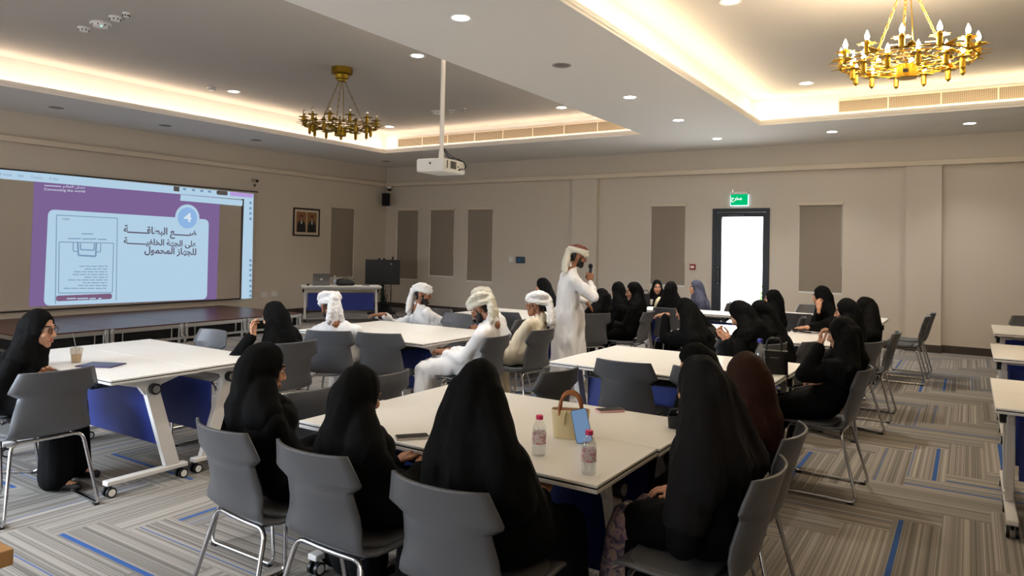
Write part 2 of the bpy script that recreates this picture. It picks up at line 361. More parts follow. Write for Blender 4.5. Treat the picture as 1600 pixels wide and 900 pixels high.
def blind(axis, h, pos, sgn, label):
    a0, a1, z0, z1 = h; w_ = a1-a0
    t = thing('roller_blind', label, 'blind', ((a0+a1)/2, pos, z0) if axis == 'x' else (pos, (a0+a1)/2, z0), 0 if axis == 'x' else PI/2, 'roller blinds')
    H_ = z1-z0; s = 1
    G().box((-w_/2+.004, s*.012, .03), (w_/2-.004, s*.016, H_-.02)).build('fabric', BLIND, t)
    G().box((-w_/2-.02, -.035, H_-.03), (w_/2+.02, .02, H_+.03)).build('cassette', TRIMP, t, bevel=.006)
    G().box((-w_/2+.003, s*.002, 0), (w_/2-.003, s*.022, .032)).build('bottom_bar', WHITE, t, bevel=.004)
    G().cyl((w_/2-.012, .005, .5), (w_/2-.012, .005, H_-.03), .003, n=6).build('pull_chain', WHITE, t)
BL = ['drawn grey roller blind nearest the room corner, partly behind the black television', 'drawn grey roller blind, middle of the three on the wall behind the men in white', 'drawn grey roller blind between the middle blind and the small wall panel',
      'drawn grey roller blind beside the small red call point', 'drawn grey roller blind between the glass door and the wall pilaster']
for n, h in enumerate(BW): window(n+1, 'x', h, YB, 1); blind('x', h, YB, 1, BL[n])
window(6, 'y', LW, XL, -1); blind('y', LW, XL, -1, 'drawn grey roller blind between the framed portraits and the corner speaker')
for n, h in enumerate(FW): window(n+7, 'x', h, YF, -1)
# glazed exit door
d0, d1, _, dz = DOOR
g = G()
for a, b, c, d in ((d0, d0+.07, 0, dz), (d1-.07, d1, 0, dz), (d0+.07, d1-.07, dz-.07, dz)): g.box((a, YB-.02, c), (b, YB+.1, d))
dr = struct(g.build('door_1', DARKAL, bevel=.003))
lf = G()
for a, b, c, d in ((d0+.075, d0+.175, .01, dz-.075), (d1-.125, d1-.075, .01, dz-.075), (d0+.175, d1-.125, dz-.16, dz-.075), (d0+.175, d1-.125, .01, .14)): lf.box((a, YB+.01, c), (b, YB+.06, d))
leaf = lf.build('door_leaf', DARKAL, dr, bevel=.003)
G().box((d0+.175, YB+.03, .14), (d1-.125, YB+.038, dz-.16)).build('pane', PANE, leaf)
hd = G(); hd.tube(rounded([(d0+.125, YB+.01, .98), (d0+.125, YB-.05, .98), (d0+.125, YB-.05, 1.30), (d0+.125, YB+.01, 1.30)], .02), .011); hd.build('pull_handle', BLACKG, leaf, smooth=True)
G().box((d0+.3, YB-.045, dz-.13), (d0+.62, YB+.01, dz-.085)).build('door_closer', BLACKP, dr, bevel=.004)
# outside: bright paving and pale planting
PAVE = mat('pale_paving', c8(226, 222, 214), .8, var=(2, .04))
struct(G().box((-14, YB+.2, -.12), (8, YB+16, -.02)).build('terrace_ground', PAVE))
LEAFM = mat('pale_green_leaves', c8(150, 196, 116), .7, var=(8, .2))
def shrub(loc, hgt, label):
    t = thing('shrub', label, 'shrub', loc, 0); g = G(); rr = random.Random(int(loc[0]*100))
    for k in range(150):
        a = rr.uniform(0, 2*PI); h = rr.uniform(.15, 1)*hgt; r = rr.uniform(.1, .5)*hgt*(1.1-h/hgt*.6); p = Vector((math.cos(a)*r, math.sin(a)*r, h))
        d = Vector((rr.uniform(-1, 1), rr.uniform(-1, 1), rr.uniform(-.2, 1))).normalized(); e = d.orthogonal().normalized(); l = rr.uniform(.06, .13); ww = l*.35
        g.add([p, p+d*l*.5+e*ww, p+d*l, p+d*l*.5-e*ww], [(0, 1, 2, 3)])
    g.build('foliage', LEAFM, t); s = G()
    for k in range(7): a = k*.9; s.tube([(0, 0, 0), (math.cos(a)*.1*hgt, math.sin(a)*.1*hgt, hgt*.5), (math.cos(a)*.3*hgt, math.sin(a)*.3*hgt, hgt*.9)], .012, 6)
    s.build('stem', WOODT, t)
shrub((-3.0, YB+6.3, -.02), 1.2, 'pale sunlit shrub outside, the larger one seen through the glass door')
shrub((-4.4, YB+5.6, -.02), .7, 'low pale shrub outside the glass door, beside the larger shrub')
# small fixtures on the walls
ex = thing('exit_sign', 'lit green exit sign with white lettering above the glass door', 'sign', (-3.72, YB, 2.50))
G().box((-.16, -.055, .0), (.16, -.03, .21)).build('sign_panel', emitter('exit_green', c8(0, 172, 104), 1.1), ex)
G().box((-.172, -.03, -.01), (.172, -.026, .2)).build('edge_glow', emitter('exit_edge', c8(205, 236, 255), 2.2), ex)
G().box((-.17, -.06, .21), (.17, -.0, .255)).build('mount', WHITE, ex, bevel=.004)
for sx in (-.13, .13): G().cyl((sx, -.03, .255), (sx, -.03, .30), .006, n=8).build('hanger', CHROME, ex, smooth=True)
vs, fs = text_mesh(arabic('مخرج'), .20, .10)
G().add([(-.15+x, -.0565, .06+y) for x, y in vs], fs).build('lettering', emitter('sign_white', (1, 1, 1, 1), 1.6), ex)
cp = thing('call_point', 'small red manual call point beside the grey blind', 'alarm', (-4.62, YB, 1.29))
G().box((-.055, -.045, -.055), (.055, 0, .055)).build('housing', mat('red_plastic', c8(150, 26, 24), .4), cp, bevel=.006)
G().box((-.035, -.048, -.025), (.035, -.044, .02)).build('glass_tile', WHITE, cp)
wp = thing('wall_panel', 'small black touch panel on the wall behind the standing man', 'control panel', (-8.66, YB, 1.32))
G().box((-.12, -.03, -.075), (.12, 0, .075)).build('housing', BLACKG, wp, bevel=.006)
G().box((-.06, -.0325, -.03), (.0, -.031, .03)).build('display', emitter('panel_blue', c8(40, 80, 120), .5), wp)
sw = G().box((-8.98, YB-.012, 1.27), (-8.86, YB, 1.39)).build('light_switch', WHITE, bevel=.004); tag(sw, 'plain white light switch next to the black touch panel', 'switch')
sp = thing('wall_speaker', 'black loudspeaker mounted high in the room corner', 'speaker', (XL+.28, YB-.32, 2.76), math.radians(45))
G().box((-.10, -.12, -.16), (.10, .08, .16)).build('cabinet', BLACKP, sp, bevel=.012)
G().box((-.085, -.126, -.145), (.085, -.12, .145)).build('grille_cloth', mat('speaker_cloth', c8(12, 12, 12), .9, bump=(900, .3)), sp)
G().tube([(0, .08, .1), (0, .2, .15), (.1, .3, .15)], .012).build('bracket', BLACKP, sp, smooth=True)
cc = thing('security_camera', 'small dark security camera under the cornice in the corner above the speaker', 'camera', (XL+.22, YB-.14, 3.04))
G().ball((0, 0, 0), (.06, .06, .05)).build('dome', BLACKG, cc, smooth=True); G().cyl((0, 0, .02), (0, 0, .075), .07).build('base', WHITE, cc, smooth=True)
sc_ = thing('security_camera', 'small bracket camera on the wall above the top corner of the projection screen', 'camera', (XL, 9.72, 2.86), PI/2)
G().box((-.10, -.02, -.02), (.06, 0, .03)).build('bracket', TRIMP, sc_, bevel=.004); G().cyl((-.02, -.02, .06), (-.02, -.16, .04), .035, n=12).build('body', ALU, sc_, smooth=True); G().cyl((-.02, -.16, .04), (-.02, -.175, .038), .03, n=12).build('lens', BLACKG, sc_, smooth=True); G().cyl((.03, -.03, -.02), (.03, -.03, -.07), .018, n=10).build('sensor', BLACKP, sc_, smooth=True)
for k, (px_, py_) in enumerate(((412, 461), (428, 459))):
    p = at_x(px_, py_, XL); o = G().box((XL, p.y-.075, p.z-.06), (XL+.012, p.y+.075, p.z+.06)).build('wall_socket', WHITE, bevel=.004); tag(o, ['white socket plate low on the wall next to the screen', 'white socket plate low on the wall, closer to the presenter desk'][k], 'socket')
# framed double portrait
pt = thing('framed_portraits', 'dark framed picture of two seated figures on the side wall', 'picture', (XL, 11.195, 1.77), PI/2)
W2, H2 = .385, .635; g = G()
for a, b, c, d in ((-W2, -W2+.03, 0, H2), (W2-.03, W2, 0, H2), (-W2+.03, W2-.03, 0, .03), (-W2+.03, W2-.03, H2-.03, H2)): g.box((a, -.03, c), (b, 0, d))
g.build('frame', mat('dark_wood_frame', c8(40, 26, 18), .35), pt, bevel=.004)
G().box((-W2+.03, -.012, .03), (W2-.03, -.004, H2-.03)).build('mat_board', mat('cream_card', c8(206, 194, 172), .8), pt)
for k, x in enumerate((-.155, .155)):
    q = G(); q.box((x-.14, -.015, .085), (x+.14, -.012, H2-.085)); pr = q.build('print', mat('portrait_ground', c8(140, 100, 62), .6, var=(6, .25)), pt)
    h = G(); h.prism([(x-.12, .09), (x+.12, .09), (x+.115, .25), (x+.07, .33), (x+.03, .36), (x-.03, .36), (x-.07, .33), (x-.115, .25)], .015, .018, Matrix.Rotation(PI/2, 4, 'X')); h.build('figure', mat('portrait_robe', c8(30, 32, 34), .6), pr)
    h = G(); h.lathe([(.0, 0), (.045, .0), (.045, .003), (0, .003)], (0, 0, 0), 16, Matrix.Translation((x, -.016, .405))@Matrix.Rotation(PI/2, 4, 'X')@Matrix.Diagonal((1, 1.2, 1, 1))); h.build('face', mat('portrait_face', c8(150, 108, 80), .6), pr)
    h = G(); h.prism([(x-.02, .27), (x+.02, .27), (x+.025, .35), (x-.025, .35)], .0185, .0195, Matrix.Rotation(PI/2, 4, 'X')); h.build('shirt', mat('portrait_shirt', c8(190, 184, 176), .6), pr)
    h = G(); h.prism([(x-.055, .43), (x+.055, .43), (x+.04, .48), (x-.04, .485)], .0185, .0205, Matrix.Rotation(PI/2, 4, 'X')); h.build('headdress', mat('portrait_headdress', c8(112, 46, 40), .6), pr)
# ------------------------------------------------------------------ projection screen and its picture
scr = thing('projection_screen', 'large projection screen showing a purple slide with Arabic instructions', 'screen', (XL, 0, 0))
SX = .05
def sp_(px_, py_, off=0.0): p = at_x(px_, py_, XL+SX); return (SX+off, p.y, p.z)
def spoly(name, pts, m, off, parent=None, rnd=0):
    P = [Vector(sp_(*q, 0)) for q in pts]; P2 = [(p.y, p.z, 0) for p in P]
    if rnd: P2 = rounded(P2, rnd, 6, True)
    g = G(); n = len(P2); g.v = [(SX+off, p[0], p[1]) for p in P2]; g.f = [tuple(range(n))]; g.mi = [0]
    return g.build(name, m, parent or scr)
FAB = mat('screen_fabric', c8(196, 186, 172), .8)
y_r, z_t, z_b, y_l = 9.80, 2.665, .435, 3.6
g = G(); g.box((.0, y_l, z_b), (SX, y_r, z_t)); g.build('fabric', FAB, scr)
g = G(); g.box((0, y_l, z_t), (SX+.012, y_r+.01, z_t+.022)); g.build('top_batten', BLACKP, scr)
g = G(); g.box((0, y_l, z_b-.03), (SX+.008, y_r-.35, z_b-.004)); g.build('bottom_batten', mat('dark_grey_batten', c8(60, 56, 54), .5), scr)
LB = emitter('slide_pale_blue', c8(176, 205, 226), .9); PUR = emitter('slide_purple', c8(122, 98, 146), .9); TXT = emitter('slide_text', c8(92, 88, 104), .9); WHT = emitter('slide_white', c8(214, 226, 236), .9)
MAUVE = emitter('slide_mauve', c8(122, 92, 122), .9); BADGE = emitter('slide_badge_blue', c8(140, 178, 222), .9); DKB = emitter('slide_dark', c8(84, 76, 74), .9); LIN = emitter('slide_line', c8(120, 148, 178), .9); LIL = emitter('slide_lilac', c8(178, 152, 214), .9)
spoly('tool_strip', [(-60, 257), (0, 264), (396, 303), (394, 313), (0, 279), (-60, 275)], LB, .004)
spoly('side_strip', [(396, 303), (393, 466), (377, 467), (380, 311), (384, 311)], LB, .005)
page = spoly('slide_page', [(53, 283.6), (344, 308.9), (338, 467.5), (45, 479.3)], PUR, .004)
card = spoly('slide_card', [(75, 327), (326, 343), (323, 467.5), (68, 478)], LB, .007, rnd=.11)
spoly('page_shadow_edge', [(377, 311), (381, 311), (376, 467), (374, 467)], mat('strip_edge', c8(90, 80, 74), .8), .006)  # darker line along the inner edge of the side strip
def disc(name, px_, py_, r, m, off, n=32):
    c = Vector(sp_(px_, py_)); g = G(); g.v = [(SX+off, c.y+r*math.cos(2*PI*k/n), c.z+r*math.sin(2*PI*k/n)) for k in range(n)]; g.f = [tuple(range(n))]; g.mi = [0]; return g.build(name, m, scr)
disc('badge_rim', 292.5, 340, .255, LB, .008); disc('badge', 292.5, 340.5, .205, BADGE, .010)
def stext(name, body, pl, pr, hpx, m, off, weight=0, parent=None):   # baseline from pixel pl to pixel pr, height in pixels at pl
    a, b = Vector(sp_(*pl)), Vector(sp_(*pr)); top = Vector(sp_(pl[0], pl[1]-hpx)); hh = top.z-a.z; ww = b.y-a.y
    vs, fs = text_mesh(body, ww, hh if hpx else None, weight); g = G(); g.add([(SX+off, a.y+x, a.z+(b.z-a.z)*(x/ww)+y) for x, y in vs], fs); return g.build(name, m, parent or scr)
stext('slide_numeral', '4', (286.5, 346), (298.5, 347), 14, WHT, .012, .02)
stext('slide_heading', arabic('ضــــــع البطاقـــــــة'), (192.5, 369.5), (306, 375), 0, TXT, .010, .028)
stext('slide_heading', arabic('على الجهة الخلفيــــــــة'), (192.5, 384), (306, 389), 0, TXT, .010, .028)
stext('slide_heading', arabic('للجهاز المحمول'), (225, 399), (306, 402), 0, TXT, .010, .028)
stext('slide_slogan', 'Connecting the world', (68.5, 298.5), (132, 302), 5, WHT, .008)
stext('slide_slogan', arabic('نصل العالم'), (98, 294.5), (132, 296.5), 5.5, WHT, .008)
spoly('slogan_line', [(69, 289.2), (95, 291), (95, 292), (69, 290.2)], WHT, .008)
for n_, (t_, x0, x1) in enumerate((('All tools', -6, 18), ('Edit', 28, 37), ('Convert', 48, 66), ('E-Sign', 77, 91))):
    yb = 272.6+.098*x0; stext('menu_word', t_, (x0, yb+1.0), (x1, yb+(x1-x0)*.098+1.0), 4.2, LIN, .007)
spoly('search_box', [(282, 304), (379, 313), (378, 322), (281, 313.5)], LB, .009)
spoly('tool_button', [(271, 291), (280, 292), (280, 299.5), (271, 298.5)], DKB, .007)
spoly('share_pill', [(338, 297.5), (355.5, 299), (355.5, 305.5), (338, 304)], DKB, .007, rnd=.05)
spoly('assistant_pill', [(359, 299.6), (395, 303), (395, 309), (359, 306)], LIL, .007, rnd=.05)
for k, x in enumerate((288, 302, 315, 327)): spoly('toolbar_icon', [(x-2.5, 293.5+(x-288)*.1), (x+2.5, 294+(x-288)*.1), (x+2.5, 297.5+(x-288)*.1), (x-2.5, 297+(x-288)*.1)], LIN, .007)
for k, y in enumerate((317, 325.5, 333.5, 342, 407, 414.5, 422, 430, 438.5, 447, 455, 462)): spoly('side_icon', [(389, y-2), (393, y-2), (393, y+2), (389, y+2)], LIN, .008, rnd=.03)
def sline(pts, wd, off=.010, m=LIN, name='diagram_line'):
    P = [Vector(sp_(*q)) for q in pts]; g = G()
    for a, b in zip(P[:-1], P[1:]):
        d = Vector((0, b.y-a.y, b.z-a.z)).normalized(); n_ = Vector((0, -d.z, d.y))*wd; A = Vector((SX+off, a.y, a.z)); B = Vector((SX+off, b.y, b.z)); g.add([A-n_, B-n_, B+n_, A+n_], [(0, 1, 2, 3)])
    return g.build(name, m, scr)
sline([(86, 475), (88, 336), (183, 341), (181, 470)], .007, name='phone_outline')
sline([(91, 458), (92, 378), (177, 380), (175, 457), (91, 458)], .007, name='phone_inner_frame')
sline([(121, 379), (122, 399), (149, 400.5), (150, 380)], .014, name='device_outline'); sline([(125, 380), (125.5, 390), (146.5, 391), (147, 380.5)], .010, name='device_slot'); sline([(114, 379), (114, 392.5), (120, 393)], .008, name='device_side'); sline([(157, 380.5), (156.5, 393.5), (150, 394)], .008, name='device_side')
stext('phone_clock', '10:04', (97, 343.5), (108, 344), 3, TXT, .010)
rr = random.Random(3)
for k in range(9):    # small unreadable body lines
    y = 416+k*4.3; xr = 167.5; xl = xr-rr.uniform(35, 72)
    x = xl
    while x < xr-2:
        x2 = min(xr, x+rr.uniform(4, 12)); spoly('body_line', [(x, y-.7), (x2, y-.6), (x2, y+.7), (x, y+.6)], LIN, .010); x = x2+1.6
for a, b, y in ((127, 145, 365.5), (106, 126, 372.8), (128, 150, 373.4), (152, 166, 374)): spoly('caption_line', [(a, y-.8), (b, y-.7), (b, y+.8), (a, y+.7)], LIN, .010)
spoly('phone_button', [(87, 462), (174.5, 458.5), (174.5, 467), (87, 470.8)], MAUVE, .010, rnd=.06)
for a, b in ((104, 118), (120, 137), (139, 149), (153, 158)): spoly('button_lettering', [(a, 465.8), (b, 465.2), (b, 467), (a, 467.6)], LB, .012)
# ------------------------------------------------------------------ ceiling fixtures
LAMP_ON = emitter('downlight_glow', (1, .97, .9, 1), 14); LAMP_OFF = mat('downlight_reflector_off', c8(160, 156, 150), .25, .6)
ring_g = G(); ring_g.lathe([(.075, .0), (.105, -.006), (.105, -.001), (.078, .03), (.075, 0)], n=28); RING = ring_g.mesh('trim_ring', WHITE, True, 40)
RING_OFF = RING.copy(); RING_OFF.materials.clear(); RING_OFF.materials.append(mat('grey_trim_ring', c8(150, 144, 138), .5))
dg_ = G(); dg_.lathe([(0, -.002), (.078, -.002)], n=24); DIFF = dg_.mesh('diffuser', LAMP_ON); DIFF_OFF = DIFF.copy(); DIFF_OFF.materials.clear(); DIFF_OFF.materials.append(LAMP_OFF)
def downlight(x, y, z, on, label, pw=1):
    t = thing('downlight', label, 'ceiling light', (x, y, z), 0, 'recessed downlights'); obj('trim_ring', RING if on else RING_OFF, t); obj('diffuser', DIFF if on else DIFF_OFF, t)
    if on:
        l = bpy.data.lights.new('downlight_beam', 'SPOT'); l.energy = DOWN*pw; l.spot_size = math.radians(100); l.spot_blend = .9; l.shadow_soft_size = .06; l.color = (1, .96, .90)
        o = bpy.data.objects.new('downlight_beam', l); COL.objects.link(o); o.location = (0, 0, -.02); o.parent = t
downlight(-3.785, 4.975, ZS, True, 'big bright downlight on the ceiling band, closest to the camera')
downlight(-3.785, 6.82, ZS, False, 'only unlit downlight on the ceiling band between the two raised trays')
downlight(-3.785, 8.69, ZS, True, 'lit downlight on the ceiling band, first one beyond the unlit one')
downlight(-3.79, 10.57, ZS, True, 'lit downlight on the ceiling band, second one beyond the unlit one')
downlight(-3.8, 12.6, ZS, True, 'lit downlight on the ceiling band, third beyond the unlit one, near the wall', .45)
downlight(-1.92, 12.68, ZS, True, 'lit downlight in the lower ceiling above the wall pilaster', .45)
downlight(-.01, 12.74, ZS, True, 'lit downlight in the lower ceiling under the brass lit chandelier', .45)
downlight(-11.84, 5.36, ZS, False, 'unlit downlight over the stage side of the ceiling, above the screen')
downlight(-11.85, 7.13, ZS, False, 'unlit downlight over the stage side of the ceiling, nearer the screen edge')
downlight(-11.82, 12.7, ZS, False, 'unlit downlight in the ceiling corner above the wall speaker')
downlight(-11.83, 9.0, ZS, False, 'unlit downlight over the stage side of the ceiling, between screen and portraits')
downlight(-5.98, 6.96, ZT, True, 'lit downlight in the raised tray beside the projector pole')
downlight(-10.05, 7.19, ZT, True, 'lit downlight in the raised tray next to the single smoke detector')
downlight(-10.07, 10.89, ZT, True, 'lit downlight in the far corner of the tray behind the unlit chandelier')
downlight(-5.95, 10.75, ZT, True, 'lit downlight in the raised tray above the air grille, by the ceiling band')
downlight(-1.97, 6.91, ZT, True, 'lit downlight at the top edge of the tray with the lit chandelier')
downlight(-1.98, 10.79, ZT, True, 'lit downlight in the tray beside the lit chandelier, over the air grille')
for n, (x, y, z) in enumerate(((-3.785, 3.1, ZS), (-3.785, 1.2, ZS), (-5.98, 3.1, ZT), (-10.05, 3.3, ZT))):     # unseen lamps added along the rows to brighten the tables
    o = struct(obj('trim_%d' % (8+n), RING, loc=(x, y, z))); obj('diffuser', DIFF, o)
    l = bpy.data.lights.new('downlight_beam', 'SPOT'); l.energy = DOWN*.4; l.spot_size = math.radians(100); l.spot_blend = .9; l.shadow_soft_size = .06; l.color = (1, .96, .90); q = bpy.data.objects.new('downlight_beam', l); COL.objects.link(q); q.location = (0, 0, -.02); q.parent = o
def puck(x, y, z, label, name='smoke_detector', r=.065, led=False):
    t = thing(name, label, 'detector', (x, y, z)); G().lathe([(0, -.045), (r*.7, -.045), (r*.82, -.03), (r*.85, -.02)], n=20).build('sensor_head', WHITE, t, smooth=True); G().lathe([(r*.9, -.02), (r, -.018), (r, 0), (0, 0)], n=20).build('base', WHITE, t, smooth=True)
    g = G()
    for k in range(8): a = k*PI/4; g.cbox((math.cos(a)*r*.8, math.sin(a)*r*.8, -.033), (.012, .012, .012))
    g.build('vent_slot', BLACKP, t)
    if led: G().ball((r*.5, -.02, -.046), .008).build('indicator_light', emitter('led_green', c8(120, 255, 220), 4), t)
puck(-8.61, 4.16, ZT, 'white ceiling detector, at the end of the row of four above the screen')
puck(-8.26, 4.17, ZT, 'wide white ceiling device with green indicator light in the row of four', 'wireless_access_point', .11, True)
puck(-7.88, 4.13, ZT, 'white ceiling detector next to the device with green light')
puck(-7.64, 4.12, ZT, 'smallest white detector ending the row of four', r=.04)
puck(-10.12, 6.84, ZT, 'single white smoke detector next to a lit downlight in the tray')
puck(-8.12, 10.03, ZT, 'white ceiling device behind the projector pole', 'wireless_access_point', .11)
puck(-7.82, 10.06, ZT, 'small white detector just beyond the projector pole')
puck(-7.5, 10.04, ZT, 'tiny white sprinkler head beyond the projector pole', r=.03)
puck(.63, 7.6, ZT, 'small white detector beside the lit chandelier', r=.045)
# air grilles on the far recess walls of the trays
GRM = grille_mat()
def grille(x0, x1, label):
    y = 11.75; t = thing('air_grille', label, 'air vent', (x0, y, 3.745)); L = x1-x0; g = G(); g.box((0, -.012, 0), (L, 0, .016)); g.box((0, -.012, .184), (L, 0, .20)); n = int(L/.62); st = L/n
    for k in range(n+1): g.box((max(0, k*st-.008), -.014, .016), (min(L, k*st+.008), 0, .184))
    g.build('frame', TRIMP, t)
    for k in range(n): G().box((k*st+.008, -.006, .016), ((k+1)*st-.008, -.001, .184)).build('grille_panel', GRM, t)
grille(-10.59, -5.05, 'long perforated air grille in the tray behind the unlit chandelier'); grille(-1.69, 3.0, 'long perforated air grille in the tray behind the lit chandelier')
# chandeliers: brass wheel of small plates with two rings of candles
BULB_ON = emitter('bulb_lit', (1, .86, .58, 1), 45); BULB_OFF = clear('bulb_clear_glass', (1, .97, .9, 1))
def plate_star(g, c, r, n=8, rot=0, th=.004, tip=.62):
    pts = []
    for k in range(2*n): a = rot+PI*k/n; rr = r if k % 2 == 0 else r*tip; pts.append((c[0]+rr*math.cos(a), c[1]+rr*math.sin(a)))
    g.prism(pts, c[2], c[2]+th)
def chandelier(loc, zc, lit, label):
    t = thing('chandelier', label, 'chandelier', loc); gm = GOLD if lit else GOLD_UNLIT; h = zc-loc[2]
    G().lathe([(0, h), (.145, h), (.145, h-.085), (.13, h-.095), (.10, h-.10), (.09, h-.15), (.07, h-.16), (.06, h-.185), (0, h-.185)], n=32).build('canopy', gm, t, smooth=True)
    for k in range(3):
        a = k*2*PI/3+.5; p0 = Vector((math.cos(a)*.04, math.sin(a)*.04, h-.18)); p1 = Vector((math.cos(a)*.33, math.sin(a)*.33, .03)); g = G(); n = int((p1-p0).length/.045); d = (p1-p0).normalized(); e = d.orthogonal().normalized(); f = d.cross(e)
        for i in range(n):
            c = p0.lerp(p1, (i+.5)/n); s1 = e if i % 2 else f; L = .029; W_ = .011
            g.tube([c+d*(math.cos(2*PI*q/8)*L)+s1*(math.sin(2*PI*q/8)*W_) for q in range(8)], .0035, 5, True)
        g.build('chain', gm, t, smooth=True)
    G().tube([(0, 0, h-.17), (.03, .01, h*.6), (.05, 0, .12), (0, 0, .02)], .005, 6).build('power_cord', gm, t, smooth=True)
    g = G()                       # filigree wheel: rings of overlapping little plates, spokes between
    rr = random.Random(5)
    for r, n, z, w_ in ((.15, 12, -.015, .05), (.235, 18, -.012, .05), (.32, 24, -.006, .05), (.405, 28, .0, .055), (.49, 30, .012, .06)):
        for k in range(n):
            a = 2*PI*k/n+rr.uniform(-.04, .04); M = Matrix.Translation((math.cos(a)*r, math.sin(a)*r, z+rr.uniform(-.006, .006)))@Matrix.Rotation(a+rr.choice((0, .5, -.5)), 4, 'Z')@Matrix.Rotation(rr.uniform(-.25, .25), 4, 'X')
            g.box((-w_*.42, -w_*.5, 0), (w_*.42, w_*.5, .004), M)
    for k in range(12):
        a = 2*PI*k/12; g.tube([(math.cos(a)*.06, math.sin(a)*.06, -.02), (math.cos(a)*.5, math.sin(a)*.5, .01)], .006, 6)
    for r in (.235, .405, .5): g.tube([(math.cos(2*PI*k/48)*r, math.sin(2*PI*k/48)*r, .004) for k in range(48)], .006, 6, True)
    for k in range(24):           # pointed plates around the rim
        a = 2*PI*k/24+.13; M = Matrix.Rotation(a, 4, 'Z')@Matrix.Translation((.50, 0, .012+.02*(k % 2)))@Matrix.Rotation(.2*(1 if k % 2 else -1), 4, 'Y'); g.prism([(-.03, -.03), (.02, -.032), (.10, 0), (.02, .032), (-.03, .03)], 0, .004, M)
    g.build('filigree_wheel', gm, t)
    G().lathe([(0, -.13), (.075, -.13), (.08, -.125), (.08, -.02), (.03, -.01), (0, 0)], n=24).build('drum', gm, t, smooth=True); G().box((-.02, -.083, -.095), (.02, -.078, -.065)).build('drum_window', BLACKP, t)
    for ring, (r, n, z, off) in enumerate(((.50, 12, .085, 0), (.41, 12, -.03, PI/12))):
        for k in range(n):
            a = 2*PI*k/n+off; c = (math.cos(a)*r, math.sin(a)*r, z); g = G()
            g.lathe([(0, -.105), (.007, -.095), (.014, -.088), (.021, -.08), (.021, -.0), (.017, 0), (.015, .03), (0, .03)], c, 12); plate_star(g, c, .078, 8, a, tip=.7); cn = g.build('candle', gm, t, smooth=True, sharp=30)
            b = G(); b.lathe([(0, .028), (.010, .03), (.019, .05), (.017, .07), (.008, .095), (0, .112)], c, 10); b.build('bulb', BULB_ON if lit else BULB_OFF, cn, smooth=True)
    if lit:
        l = bpy.data.lights.new('chandelier_light', 'POINT'); l.energy = 165; l.color = (1, .84, .62); l.shadow_soft_size = .35; o = bpy.data.objects.new('chandelier_light', l); COL.objects.link(o); o.location = (0, 0, .22); o.parent = t
chandelier((-7.33, 6.95, 3.225), ZT, False, 'unlit brass wheel chandelier hanging in the tray near the projector')
chandelier((-.45, 6.72, 3.205), ZT, True, 'lit brass wheel chandelier with glowing candle bulbs')
# projector on its pole
pj = thing('projector', 'white ceiling projector on a long white pole, aimed at the screen', 'projector', (-5.12, 6.42, 2.52), math.radians(6))
PJW = mat('projector_white', c8(226, 224, 218), .4)
G().box((-.19, -.23, -.085), (.19, .23, .065)).build('body', PJW, pj, bevel=.02)
g = G()
for k in range(9): g.cbox((.192, -.10+k*.014, .0), (.004, .006, .085))
g.cbox((.192, -.175, 0), (.004, .018, .085)); g.build('vent_grille', mat('vent_grey', c8(92, 86, 78), .6), pj)
g = G(); g.cbox((.192, .09, -.038), (.006, .05, .02)); g.cbox((.192, .13, -.022), (.006, .02, .012)); g.cbox((.192, .06, -.01), (.004, .03, .012)); g.build('port', BLACKP, pj)
G().cyl((-.19, .10, .0), (-.23, .10, .0), .045, .05, n=20).build('lens', BLACKG, pj, smooth=True)
G().ball((.0, -.232, .01), .012).build('sensor_window', BLACKP, pj, smooth=True)
G().cyl((0, 0, .16), (0, 0, ZT-2.52), .026, n=16).build('pole', WHITE, pj, smooth=True)
g = G(); g.cyl((0, 0, .085), (0, 0, .17), .035, .03, n=16); g.box((-.07, -.10, .068), (.07, .10, .082)); g.cbox((-.05, .07, .07), (.03, .03, .03)); g.build('mount', WHITE, pj, smooth=True)
G().lathe([(0, 0), (.08, 0), (.08, -.02), (.03, -.03), (0, -.03)], (0, 0, ZT-2.52), 20).build('ceiling_plate', WHITE, pj, smooth=True)
g = G(); g.tube(rounded([(.01, .03, .2), (.05, .09, .1), (.12, .13, .1), (.2, .19, .06), (.215, .2, -.02), (.2, .13, -.025)], .05), .006, 6); g.tube(rounded([(.01, .02, .22), (.06, .12, .12), (.16, .2, .07), (.21, .215, .01), (.2, .2, .0)], .05), .005, 6); g.build('cable', BLACKP, pj, smooth=True)
